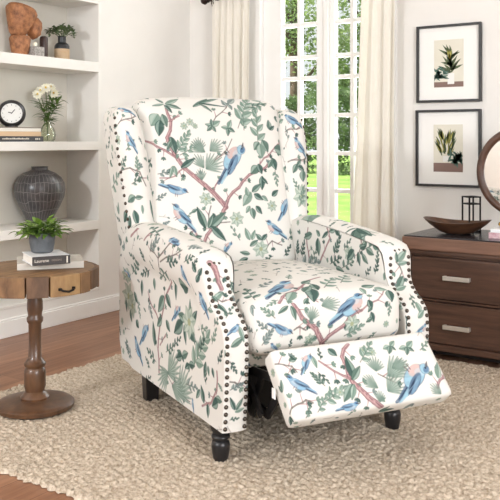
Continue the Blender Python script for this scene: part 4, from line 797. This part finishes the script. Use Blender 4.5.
# ------------------------------------------------------------------ things on the bookcase
def shelf_items():
    Z1, Z2, Z3 = 1.329, .912, .498
    # terracotta sculpture of stacked rough forms
    t = empty('sculpture', (-.12, -1.198, Z1), 'rough terracotta sculpture of stacked lumps on the top shelf', 'sculpture'); t.scale = (.8, .8, .92)
    lump = lambda n: 1+.05*math.sin(7*n.x+3)+.04*math.sin(9*n.y+5*n.z)+.03*math.sin(13*n.z+4*n.x)
    MB().lathe([(0,0),(.046,0),(.05,.01),(.058,.05),(.066,.095),(.062,.104),(.058,.112),(0,.112)], 32).build('foot_bowl', M['terra'], t)
    mx = Matrix.Translation((0, .0, .2)) @ Euler((R(-16), 0, 0)).to_matrix().to_4x4()
    MB().lathe([(0,-.095),(.034,-.095),(.05,-.08),(.072,-.03),(.092,.025),(.098,.048),(.088,.064),(.05,.074),(0,.078)], 32, M=mx).build('upper_bowl', M['terra'], t)
    MB().blob((.015, .095, .165), (.05,.05,.062), 24, 16, lump).build('side_lump', M['terra'], t)
    t = empty('trinket_box', (-.075, -1.134, Z1), 'small grey speckled box with cream knob beside the terracotta sculpture', 'box'); t.scale = (.74, .74, .95)
    MB().box((-.035,-.042,0),(.035,.042,.056)).build('body', M['speckle'], t, bevel=.005); MB().blob((0,-.008,.068), (.014,.016,.014), 16, 10).build('knob', M['petal'], t)
    t = empty('bottle', (-.12, -1.045, Z1), 'plain dark brown bottle between the grey box and the small plant', 'bottle'); t.scale = (.8, .8, 1.06)
    MB().lathe([(0,0),(.024,0),(.026,.004),(.026,.1),(.023,.108),(.012,.112),(0,.113)], 28).build('bottle_body', M['darkbottle'], t)
    t = empty('potted_succulent', (-.11, -.931, Z1), 'small sage plant in black and tan vase on the top shelf', 'potted plant'); t.scale = (.82, .82, 1)
    MB().lathe([(0,0),(.042,0),(.047,.006),(.048,.062),(0,.062)], 36).build('vase_base', M['tan'], t)
    MB().lathe([(.048,.062),(.047,.078),(.038,.09),(.026,.096),(.025,.124),(.029,.128),(.024,.128),(.021,.1),(0,.1)], 36).build('vase_neck', M['vaseblk'], t)
    m = MB(); rr = random.Random(8)
    for k in range(110):
        a = rr.uniform(0, 2*PI); r0 = rr.uniform(0, 1)**.6*.09; b = Vector((r0*math.cos(a)*.9, r0*math.sin(a), .142+.028*(1-(r0/.09)**2)+rr.uniform(-.012, .012)))
        for q in range(2):
            a2 = a+rr.uniform(-1.6, 1.6); d = Vector((math.cos(a2), math.sin(a2), rr.uniform(-.2, .9))); m.leaf(b, d, (0,0,1), rr.uniform(.022, .036), rr.uniform(.014, .02), .2, 3)
    for k in range(14):
        a = 2*PI*k/14; r0 = .03+.045*(k % 3)/2; m.tube([(0,0,.1), (r0*.3*math.cos(a), r0*.3*math.sin(a), .13), (r0*math.cos(a), r0*math.sin(a), .155)], .0015, 5)
    m.build('foliage', M['succ'], t)
    # books under the clock
    g = 'books under the clock'; a = R(90)
    k1 = book('book', 'charcoal book with white lettering at the bottom of the stack under the clock', (-.1, -1.287, Z2), (.30, .16, .026), a, 'bookchar', 'bookchar', g)
    k2 = book('book', 'tan spined book in the middle of the stack under the clock', (-.105, -1.294, Z2+.0261), (.298, .155, .0225), a, 'booktan', 'paper', g)
    k3 = book('book', 'grey covered book with white pages directly under the clock', (-.105, -1.287, Z2+.0488), (.286, .15, .021), a, 'paper', 'booktaupe', g, .0045)
    for o in (k1, k2, k3): o.rotation_euler.z = R(90)
    m = MB(); x = -.10; rr = random.Random(4)       # rows of small unreadable white characters
    while x < .06:
        w = rr.uniform(.004, .009); m.box((x, -.0818, .011), (x+w, -.0805, .011+rr.uniform(.005, .008))); x += w+.0022
    for q in (.098, .108, .12): m.box((q, -.0818, .009), (q+.007, -.0805, .017))
    m.build('lettering', M['ink'], k1, smooth=False)
    # clock
    zc = Z2+.0698; t = empty('clock', (-.105, -1.262, zc), 'round black desk clock with white face on the shelf books', 'clock', R(52))
    mx = Matrix.Translation((0, 0, .066)) @ Euler((R(-14), 0, 0)).to_matrix().to_4x4() @ Euler((R(90), 0, 0)).to_matrix().to_4x4()
    MB().lathe([(0,-.045),(.05,-.045),(.062,-.03),(.067,0),(.066,.012),(.06,.02),(.053,.017),(.05,.008),(0,.008)], 48, M=mx).build('case', M['black'], t)
    MB().lathe([(0,.0085),(.05,.0085),(.05,.0095),(0,.0095)], 48, M=mx).build('dial', M['clockface'], t)
    m = MB()
    for k in range(12):
        a = 2*PI*k/12; m.box((-.0012,.039,.0095),(.0012,.044,.0102), mx @ Euler((0,0,a)).to_matrix().to_4x4())
    m.build('hour_marks', M['black'], t, smooth=False)
    for ln, wd, an in ((.024,.0016,-40),(.017,.0016,75)): MB().box((-wd,-.003,.0102),(wd,ln,.0112), mx @ Euler((0,0,R(an))).to_matrix().to_4x4()).build('hand', M['black'], t, smooth=False)
    MB().lathe([(0,0),(.03,0),(.03,.008),(.02,.014),(0,.014)], 28).build('foot', M['black'], t)
    # glass vase and its flowers
    t = empty('glass_vase', (-.11, -1.03, Z2), 'clear green glass vase holding flowers beside the shelf books', 'vase')
    MB().lathe([(0,0),(.03,0),(.04,.012),(.043,.035),(.036,.062),(.022,.085),(.015,.1),(.015,.108),(.018,.112),(.0165,.112),(.0135,.106),(.0135,.1),(.0205,.084),(.034,.061),(.041,.035),(.038,.014),(.028,.004),(0,.004)], 40).build('vase_body', M['vaseglass'], t)
    rr = random.Random(21); ends = [(-.055,.235),(-.03,.25),(.005,.255),(.03,.225),(-.075,.215)]
    for i, (dy, h) in enumerate(ends):
        lab = ['cream flower at the far left of the glass vase bouquet','cream flower left of centre in the glass vase bouquet','tallest cream flower at the top of the glass vase bouquet','cream flower at the right in the glass vase bouquet','lowest cream flower drooping left from the glass vase'][i]
        t = empty('flower', (-.11, -1.03, Z2+.02), lab, 'flower', 0, 'flowers in the glass vase')
        e = Vector((rr.uniform(-.0, .03), dy, h)); MB().tube([(0,0,-.014), (0, dy*.06, .085), (e.x*.5, dy*.5, h*.7), e], .0018, 6).build('stem', M['stem'], t)
        fw = Vector((.62+.3*math.sin(i*2), -.5+.3*math.cos(i*3), .55)).normalized(); fu = fw.cross(Vector((0,0,1))).normalized(); fv = fw.cross(fu)
        m = MB()
        for ring, (nn, L, el) in enumerate(((10,.036,.05),(9,.032,.55),(7,.022,1.1))):
            for k in range(nn):
                a = 2*PI*(k+.5*ring)/nn; d = math.cos(el)*(math.cos(a)*fu+math.sin(a)*fv)+math.sin(el)*fw; m.leaf(e, d, fw, L*.8, .02, .1, 4)
        m.build('petals', M['petal'], t); MB().blob(e+fw*.006, (.006,.006,.006), 10, 8).build('flower_centre', M['heart'], t)
    labs = ['narrow leafy stem arching right out of the glass vase','leafy stem rising upright at the right of the bouquet','leafy stem leaning left below the cream flowers','short leafy stem at the middle of the bouquet']
    for i, (dy, h, dx) in enumerate(((.085,.2,.0),(.07,.235,-.02),(-.06,.17,.02),(.01,.19,.03))):
        t = empty('leafy_stem', (-.11, -1.03, Z2+.02), labs[i], 'leafy stem', 0, 'leafy stems in the glass vase'); pts = [Vector((0,0,-.014)), Vector((dx*.1, dy*.1, .085)), Vector((dx*.5, dy*.55, h*.75)), Vector((dx, dy, h))]
        MB().tube(pts, .0016, 6).build('stem', M['stem'], t); m = MB()
        for k in range(30):
            f = .25+.75*k/29; seg = min(2, int(f*3)); p = pts[seg].lerp(pts[seg+1], f*3-seg); a = rr.uniform(0, 2*PI)
            d = Vector((math.cos(a)*.7, math.sin(a)+dy*4, rr.uniform(-.1, .7))); m.leaf(p if p.z > .075 else pts[2], d, (0,0,1), rr.uniform(.042, .072), rr.uniform(.012, .018), rr.uniform(.05, .4), 4)
        m.build('leaves', M['leaf'], t)
    # big dark vase with scored lines
    t = empty('vase', (-.12, -1.072, Z3), 'large dark grey round vase with scored grid lines on the third shelf', 'vase')
    prof = [(r*.785, z) for r, z in [(0,0),(.07,0),(.078,.006),(.095,.04),(.13,.09),(.155,.135),(.163,.172),(.157,.205),(.135,.235),(.1,.256),(.066,.267),(.054,.272),(.051,.282),(.055,.288),(.049,.288),(.045,.28),(.045,.262),(0,.25)]]
    MB().lathe(prof, 72).build('vase_body', vase_mat(), t)
def vase_mat():
    m = mat('scored_clay', srgb(58,57,60), .3, base2=srgb(84,80,80), scale=18, bump=0); nt = m.node_tree; N = nt.nodes; L = nt.links; b = N['Principled BSDF']
    tc = N.new('ShaderNodeTexCoord'); sx = N.new('ShaderNodeSeparateXYZ'); L.new(tc.outputs['Object'], sx.inputs[0])
    at = N.new('ShaderNodeMath'); at.operation = 'ARCTAN2'; L.new(sx.outputs[1], at.inputs[0]); L.new(sx.outputs[0], at.inputs[1])
    cb = N.new('ShaderNodeCombineXYZ'); L.new(at.outputs[0], cb.inputs[0]); L.new(sx.outputs[2], cb.inputs[1])
    mp = N.new('ShaderNodeMapping'); mp.inputs['Rotation'].default_value = (0,0,R(90)); mp.inputs['Scale'].default_value = (1,1,1); L.new(cb.outputs[0], mp.inputs[0])
    # grid of tall cells: angle steps and height steps, wobbling
    nz = N.new('ShaderNodeTexNoise'); nz.inputs['Scale'].default_value = 14; L.new(tc.outputs['Object'], nz.inputs['Vector'])
    def lines(src, freq, w):
        a = N.new('ShaderNodeMath'); a.operation = 'MULTIPLY_ADD'; a.inputs[1].default_value = freq; L.new(src, a.inputs[0]); L.new(nz.outputs['Fac'], a.inputs[2])
        f = N.new('ShaderNodeMath'); f.operation = 'FRACT'; L.new(a.outputs[0], f.inputs[0])
        c = N.new('ShaderNodeMath'); c.operation = 'LESS_THAN'; c.inputs[1].default_value = w; L.new(f.outputs[0], c.inputs[0]); return c
    a = lines(at.outputs[0], 38/(2*PI), .13); c = lines(sx.outputs[2], 22, .07)
    mx = N.new('ShaderNodeMath'); mx.operation = 'MAXIMUM'; L.new(a.outputs[0], mx.inputs[0]); L.new(c.outputs[0], mx.inputs[1])
    n2 = N.new('ShaderNodeTexNoise'); n2.inputs['Scale'].default_value = 30; L.new(tc.outputs['Object'], n2.inputs['Vector'])
    mu = N.new('ShaderNodeMath'); mu.operation = 'MULTIPLY'; L.new(mx.outputs[0], mu.inputs[0]); L.new(n2.outputs['Fac'], mu.inputs[1])
    cm = N.new('ShaderNodeMixRGB'); cr = [n for n in N if n.type == 'VALTORGB'][0]; L.new(mu.outputs[0], cm.inputs[0]); L.new(cr.outputs[0], cm.inputs[1]); cm.inputs[2].default_value = srgb(150,146,144)
    L.new(cm.outputs[0], b.inputs['Base Color']); return m
shelf_items()

# ------------------------------------------------------------------ dresser and what stands on it
def dresser():
    x0, x1, y0, y1 = 1.692, 2.72, -.665, -.30; t = empty('dresser', ((x0+x1)/2, (y0+y1)/2, .012), 'dark brown two drawer dresser with black inlaid top against the back wall', 'dresser')
    o = -Vector(((x0+x1)/2, (y0+y1)/2, .012)); B = lambda lo, hi: MB().box(Vector(lo)+o, Vector(hi)+o)
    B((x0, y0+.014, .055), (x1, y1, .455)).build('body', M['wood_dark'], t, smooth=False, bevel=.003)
    m = MB()
    for lo, hi in (((x0, .055), (x0+.014, .455)), ((x1-.014, .055), (x1, .455)), ((x0+.014, .055), (x1-.014, .077)), ((x0+.014, .2525), (x1-.014, .2605)), ((x0+.014, .4375), (x1-.014, .455))): m.box(Vector((lo[0], y0, lo[1]))+o, Vector((hi[0], y0+.016, hi[1]))+o)
    m.build('face_frame', M['wood_dark'], t, smooth=False, bevel=.001)
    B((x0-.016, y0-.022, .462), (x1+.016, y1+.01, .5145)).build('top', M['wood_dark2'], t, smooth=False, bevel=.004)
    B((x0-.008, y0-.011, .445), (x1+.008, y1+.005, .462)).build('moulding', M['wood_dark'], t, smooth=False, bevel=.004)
    B((x0-.012, y0-.016, .5145), (x1+.012, y1+.004, .520)).build('inlay', M['topblack'], t, smooth=False, bevel=.002)
    B((x0-.006, y0-.008, .05), (x1+.006, y1, .075)).build('base_rail', M['wood_dark'], t, smooth=False, bevel=.003)
    for fx in (x0+.03, x1-.1): 
        for fy in (y0+.03, y1-.09): B((fx, fy, .012), (fx+.07, fy+.06, .052)).build('foot', M['wood_plinth'], t, smooth=False, bevel=.003)
    B((x0+.03, y0+.06, .02), (x1-.03, y0+.075, .052)).build('plinth', M['wood_plinth'], t, smooth=False)
    for z0, z1, hz in ((.2645, .4335, .355), (.081, .2485, .155)):
        d = B((x0+.0185, y0-.007, z0), (x1-.0185, y0+.0138, z1)).build('drawer', M['wood_dark'], t, smooth=False, bevel=.004)
        for hx in (1.912, 2.51):
            c = Vector((hx, y0-.007, hz))+o; m = MB(); m.box(c+Vector((-.056,-.022,-.009)), c+Vector((.056,-.015,.009)))
            for s in (-1, 1): m.box(c+Vector((s*.05-.006,-.016,-.008)), c+Vector((s*.05+.006,.0,.008)))
            m.build('handle', M['steel'], d, smooth=False, bevel=.002)
dresser()
def bowl():
    t = tag(MB().build('bowl', M['bowlwood']), 'oval carved dark wooden bowl with upswept ends on the dresser', 'bowl')
    bpy.data.objects.remove(t)
    m = MB(); n = 56; rx, ry = .138, .085; ins = []
    rings = [(.0,.0,0),(.36,.0,1),(.50,.004,1),(.68,.017,1),(.85,.032,1),(.95,.043,1),(1.0,.050,1),(.955,.0515,1),(.90,.043,1),(.76,.029,1),(.56,.015,1),(.34,.008,1),(.0,.007,0)]
    vs = []; fs = []
    for (f, z, k) in rings:
        for i in range(n):
            a = 2*PI*i/n; c = math.cos(a); e = f**2*abs(c)**2.6*.016; px_ = rx*f*c*(1+.06*abs(c)**6*f); vs.append((px_, ry*f*math.copysign(abs(math.sin(a))**.78, math.sin(a)), z+e))
    for r_ in range(len(rings)-1):
        for i in range(n):
            i2 = (i+1) % n; fs.append((r_*n+i, r_*n+i2, (r_+1)*n+i2, (r_+1)*n+i))
    m.add(vs, fs); o = m.build('bowl', M['bowlwood'], ang=60); o.location = (1.855, -.52, .5203); o.rotation_euler.z = R(0)
    tag(o, 'oval carved dark wooden bowl with upswept ends on the dresser', 'bowl')
bowl()
def lantern():
    t = empty('lantern', (1.878, -.405, .5203), 'small open black metal lantern frame behind the wooden bowl', 'lantern', R(52)); w, h = .027, .152; r = .0028
    m = MB(); m.box((-w-.003,-w-.003,0),(w+.003,w+.003,.006)); m.build('base', M['blackmetal'], t, smooth=False)
    m = MB()
    for a in (-w, w):
        for b in (-w, w): m.box((a-r, b-r, .006), (a+r, b+r, h))
    for z in (h, h-.03):
        for a in (-w, w): m.box((a-r, -w-r, z-r), (a+r, w+r, z+r)); m.box((-w-r, a-r, z-r), (w+r, a+r, z+r))
    m.build('frame', M['blackmetal'], t, smooth=False)
    MB().lathe([(0,.006),(.012,.006),(.014,.01),(0,.01)], 20).build('candle_plate', M['blackmetal'], t)
lantern()
def mirror():
    c = (2.085, -.36, .5203); t = empty('mirror', c, 'round mirror in dark wooden ring frame standing on the dresser', 'mirror'); z = .263
    mx = Matrix.Translation((0, 0, z)) @ Euler((R(90), 0, 0)).to_matrix().to_4x4()
    MB().lathe([(.166,-.012),(.166,.008),(.170,.014),(.178,.017),(.188,.016),(.196,.009),(.199,0),(.198,-.01),(.19,-.015),(.17,-.015),(.166,-.012)], 80, M=mx).build('frame', M['mirrorwood'], t)
    MB().lathe([(0,-.006),(.17,-.006),(.17,.002),(0,.002)], 64, M=mx).build('glass', M['mirror'], t)
    m = MB(); m.box((-.012,-.012,.014),(.012,.012,.07)); m.build('post', M['mirrorwood'], t, smooth=False, bevel=.003)
    MB().lathe([(0,0),(.06,0),(.062,.006),(.05,.014),(0,.014)], 32).build('stand_base', M['mirrorwood'], t)
mirror()
g = 'books beside the bowl'
book('book', 'pink and white book at the bottom of the stack beside the wooden bowl', (2.13, -.525, .5203), (.23, .15, .024), R(2), 'bookpink', 'bookwhite', g)
book('book', 'thin white book topping the stack beside the wooden bowl', (2.135, -.525, .5445), (.225, .145, .014), R(2), 'bookwhite', 'bookwhite', g)
o = MB().lathe([(0,0),(.018,0),(.034,.006),(.04,.014),(.037,.022),(.024,.029),(.01,.031),(.008,.036),(0,.037)], 36).build('paperweight', M['gold']); o.location = (2.075, -.53, .5587)
tag(o, 'shiny gold domed paperweight resting on the white book by the mirror', 'ornament')

# ------------------------------------------------------------------ framed prints
def framed(x0, x1, z0, z1, label, kind):
    t = empty('framed_print', ((x0+x1)/2, -.001, (z0+z1)/2), label, 'framed picture', 0, 'botanical prints on the back wall'); w = (x1-x0)/2; h = (z1-z0)/2; f = .012
    m = MB()
    m.box((-w,-.022,-h),(-w+f,0,h)); m.box((w-f,-.022,-h),(w,0,h)); m.box((-w+f,-.022,h-f),(w-f,0,h)); m.box((-w+f,-.022,-h),(w-f,0,-h+f)); m.build('frame', M['black'], t, smooth=False, bevel=.0015)
    MB().box((-w+f,-.008,-h+f),(w-f,-.002,h-f)).build('mat_board', M['mat'], t, smooth=False)
    a, b = .075, .117; zc = .0
    pr = MB().box((-a,-.0095,-b),(a,-.008,b)).build('print', M['print'], t, smooth=False)
    MB().box((-a,-.0100,-b),(a,-.0095,-b+(.026 if kind == 0 else .044))).build('print_floor', M['printbrown'], pr, smooth=False)
    rr = random.Random(4+kind); y = -.0104
    def lf(m, p, ang, L, W):
        c, s = math.cos(ang), math.sin(ang); pts = []
        for tt, ww in ((0,.25),(.3,.5),(.6,.42),(1,0),(.6,-.42),(.3,-.5),(0,-.25)):
            bend = .18*tt*tt*(1 if c > 0 else -1); u, v = L*tt, W*ww; xx = p[0]+u*c-v*s+bend*L*.3; zz = p[1]+u*s+v*c-abs(bend)*L*.35*abs(c); pts.append((max(-a+.001, min(a-.001, xx)), y, max(-b+.001, min(b-.001, zz))))
        m.add(pts, [tuple(range(len(pts)))])
    if kind == 0:
        px0 = .012; base = (px0, -b+.075)
        m = MB().box((px0-.017,-.0104,-b+.014),(px0+.017,-.0100,-b+.068)); m.build('print_pot', M['printwhite'], pr, smooth=False)
        m = MB()
        for k in range(22):
            lv = rr.random(); p = (px0+rr.uniform(-.004, .004), -b+.068+lv*.09); an = PI/2+rr.uniform(-1.25, 1.25); lf(m, p, an, rr.uniform(.045, .08), .013)
        m.build('print_leaves', M['printgrn'], pr, smooth=False); y = -.0107
        m = MB()
        for k in range(3): lf(m, (px0-.006, -b+.14), PI/2+.25-.2*k, .045, .009)
        m.build('print_flower', M['printyel'], pr, smooth=False); m = MB()
        for k in range(26): lf(m, (-.045+rr.uniform(-.025, .02), -b+.055+rr.uniform(-.01, .03)), rr.uniform(0, 2*PI), .03, .01)
    else:
        px0 = -.01; m = MB().box((px0-.016,-.0104,-b+.05),(px0+.016,-.0100,-b+.078)); m.build('print_pot', M['printwhite'], pr, smooth=False); m = MB()
        for k in range(40): q = rr.uniform(-1, 1); lf(m, (px0+.03*q, -b+.075+rr.uniform(0, .09)), PI/2-.5*q+rr.uniform(-.15, .15), rr.uniform(.04, .066), .0085)
        m.build('print_leaves', M['printgrn'], pr, smooth=False); y = -.0107; m = MB()
        for k in range(22): q = rr.uniform(-1, 1); lf(m, (px0+.034*q, -b+.09+rr.uniform(0, .08)), PI/2-.5*q, rr.uniform(.03, .05), .005)
        m.build('print_flower', M['printyel'], pr, smooth=False); m = MB(); y = -.0110
        for k in range(34): lf(m, (.04+rr.uniform(-.03, .03), -b+.06+rr.uniform(-.008, .025)), rr.uniform(0, 2*PI), .034, .011)
    y = -.0110; m.build('print_fern', M['printteal'], pr, smooth=False)
framed(1.463, 1.794, 1.107, 1.490, 'upper framed print of a tall plant in a white pot', 0)
framed(1.459, 1.792, .689, 1.070, 'lower framed print of a yellow and green spiky plant', 1)

# ------------------------------------------------------------------ curtains and rod
def curtain(label, x0, x1, folds, ph, shift=0):
    m = MB(); nu, nz = folds*14, 40; zt, zb = 1.752, .012; vs = []
    for j in range(nz+1):
        f = j/nz; z = zt+(zb-zt)*f
        for i in range(nu+1):
            u = i/nu; a = u*folds*2*PI+ph; am = .008+.008*min(1, f*6); gather = 1-.04*math.sin(PI*min(1, f*3)); pl = math.sin(a)+.35*math.sin(2.3*a+1.3)+.15*math.sin(5*a+f*3)*(1-f)
            x = x0+(x1-x0)*u+.006*math.sin(3*u*PI+f*4)+shift*f*(1-u)
            y = -.095-am*pl*(.75+.25*math.sin(u*7+2))-.012*math.sin(9*a)*max(0, 1-f*25)
            vs.append((x, y, z))
    W = nu+1; fs = [(j*W+i, j*W+i+1, (j+1)*W+i+1, (j+1)*W+i) for j in range(nz) for i in range(nu)]
    m.add(vs, fs); o = m.build('curtain', M['curtain'], ang=180)
    s = o.modifiers.new('thick', 'SOLIDIFY'); s.thickness = .0015
    tag(o, label, 'curtain', 'cream curtains at the garden doors')
curtain('cream linen curtain hanging left of the garden doors', .243, .50, 5, .4)
curtain('cream linen curtain hanging right of the garden doors beside the prints', 1.2, 1.385, 3, 1.1, -.07)
t = empty('curtain_rod', (.8, -.095, 1.735), 'dark bronze curtain rod with finial above the garden doors', 'curtain rod')
MB().tube([(-.585,0,0),(.66,0,0)], .011, 14).build('rod', M['rod'], t)
for s, xx in ((-1, -.585), (1, .66)):
    mx = Matrix.Translation((xx, 0, 0)) @ Euler((0, R(90)*s, 0)).to_matrix().to_4x4(); MB().lathe([(.011,0),(.017,.004),(.012,.01),(.02,.018),(.026,.032),(.02,.046),(.008,.052),(0,.053)], 24, M=mx).build('finial', M['rod'], t)
for xx in (-.555, .62):
    m = MB(); m.box((xx-.008,-.008,-.03),(xx+.008,.094,-.014)); m.torus((xx,0,-.004), .016, .005, 0); m.blob((xx,0,-.035), (.008,.008,.014), 12, 8); m.build('bracket', M['rod'], t)

# ------------------------------------------------------------------ garden beyond the doors
struct(MB().box((-60, .2, -.14), (40, 60, -.08)).build('lawn', M['lawn'], smooth=False))
CA, SA = math.cos(R(34.05)), math.sin(R(34.05))
def garden(X, D):       # X metres right and D metres beyond the viewpoint, in room axes
    return Vector((3.079+X*CA-D*SA, -3.907+X*SA+D*CA, -.08))
def tree(label, X, D, h, cw, n, ls, seed, mt, cat='tree', zlo=.3, group='trees in the garden', branches=6):
    p = garden(X, D); t = empty('garden_tree' if cat == 'tree' else 'garden_hedge', p, label, cat, 0, group); rr = random.Random(seed)
    if branches:
        m = MB(); m.tube([(0,0,-.05),(.1,0,h*.25),(0,.1,h*.5),(.1,.1,h*.85)], [.22,.18,.13,.04], 10)
        for k in range(branches):
            a = 2*PI*k/branches+rr.random(); z = h*(.28+.4*k/branches); r = cw*rr.uniform(.5, .8); m.tube([(0,0,z), (r*.4*math.cos(a), r*.4*math.sin(a), z+h*.07), (r*math.cos(a), r*math.sin(a), z+h*.2)], [.1,.06,.02], 7)
        m.build('trunk', M['bark'], t)
    m = MB(); vs = []; fs = []; cl = [(rr.uniform(-1, 1)*cw*.8, rr.uniform(-1, 1)*cw*.6, h*rr.uniform(zlo, .97), rr.uniform(.35, .8)) for _ in range(max(8, n//220))]
    for k in range(n):
        cx, cy, cz, cr = cl[rr.randrange(len(cl))]; q = Vector((cx+rr.gauss(0, .5)*cr*cw*.5, cy+rr.gauss(0, .5)*cr*cw*.5, max(.05, cz+rr.gauss(0, .5)*cr*h*.16)))
        L = ls*rr.uniform(.6, 1.3); d = Vector((rr.gauss(0,1), rr.gauss(0,1), rr.gauss(0,.6))).normalized(); s = d.cross(Vector((rr.gauss(0,1), rr.gauss(0,1), rr.gauss(0,1)))).normalized()*L*.3
        b = len(vs); vs += [q-d*L*.5, q+s, q+d*L*.5, q-s]; fs.append((b, b+1, b+2, b+3))
    m.add(vs, fs); m.build('foliage', mt, t, smooth=False, ang='keep')
tree('tall airy tree seen through the left door leaf', 1.5, 29, 9.5, 2.3, 9000, .15, 1, M['treeleaf'])
tree('tall tree with dark limbs seen through the right door leaf', 4.6, 28, 9.5, 2.2, 11000, .15, 2, M['treeleaf'], branches=10, zlo=.2)
tree('tall dense tree standing left of the airy tree', -3.2, 31, 10, 2.6, 8000, .17, 3, M['treeleaf'])
tree('tall dense tree hidden mostly by the right curtain', 8.6, 31, 9.5, 2.6, 8000, .17, 4, M['treeleaf'])
for i, X in enumerate((-3.6, -.6, 2.1, 4.6, 7.4)):
    tree(['dark clipped shrub far left of the lawn edge','dark shrub behind the airy tree at the lawn edge','dark rounded shrub at the lawn edge below the left door leaf','dark rounded shrub at the lawn edge below the right door leaf','dark shrub at the lawn edge behind the curtain'][i], X, 24.6+.3*(i % 2), 1.9+.3*(i % 3), 1.45, 6500, .13, 20+i, M['hedgeleaf'], 'shrub', .0, 'shrubs at the lawn edge', 0)

# ------------------------------------------------------------------ camera, daylight
cam = bpy.data.cameras.new('camera'); co = bpy.data.objects.new('camera', cam); COL.objects.link(co)
co.location = (3.079, -3.907, .92); co.rotation_euler = (R(90), 0, R(34.05)); cam.sensor_width = 36; cam.lens = 36*819/500; cam.shift_y = -.22; cam.clip_start = .05; cam.clip_end = 200
scene.camera = co
w = bpy.data.worlds.new('daylight'); scene.world = w; w.use_nodes = True; bg = w.node_tree.nodes['Background']; bg.inputs[0].default_value = (.93,.97,1,1); bg.inputs[1].default_value = .98
def area(name, loc, target, size, power, col=(.95,.975,1)):
    l = bpy.data.lights.new(name, 'AREA'); l.shape = 'RECTANGLE'; l.size, l.size_y = size; l.energy = power; l.color = col
    o = bpy.data.objects.new(name, l); COL.objects.link(o); o.location = loc; o.rotation_euler = (Vector(target)-Vector(loc)).to_track_quat('-Z', 'Y').to_euler(); return o
area('added_front_key', (1.0, -6.05, 1.95), (.3, -.9, .9), (.4, .4), 78)  # added key lamp for the shelf shadows; window behind it is assumed, unseen
area('added_right_key', (5.5, -3.9, 1.5), (1.2, -1.6, .5), (1.4, 1.2), 135)  # added lamp to brighten the chair front; right-hand window assumed, out of view
area('garden_door_daylight', (.9, .3, 1.3), (1.6, -2.5, .2), (.8, 2), 45, (.98,.99,1))
sun = bpy.data.lights.new('sun', 'SUN'); sun.energy = 8; sun.angle = R(1); sun.color = (1,.97,.9); so = bpy.data.objects.new('sun', sun); COL.objects.link(so)
so.rotation_euler = Vector((.5, .4, -.77)).to_track_quat('-Z', 'Y').to_euler()
vs = scene.view_settings; vs.view_transform = 'Standard'; vs.look = 'None'; vs.gamma = 1; vs.exposure = 0; vs.use_curve_mapping = False
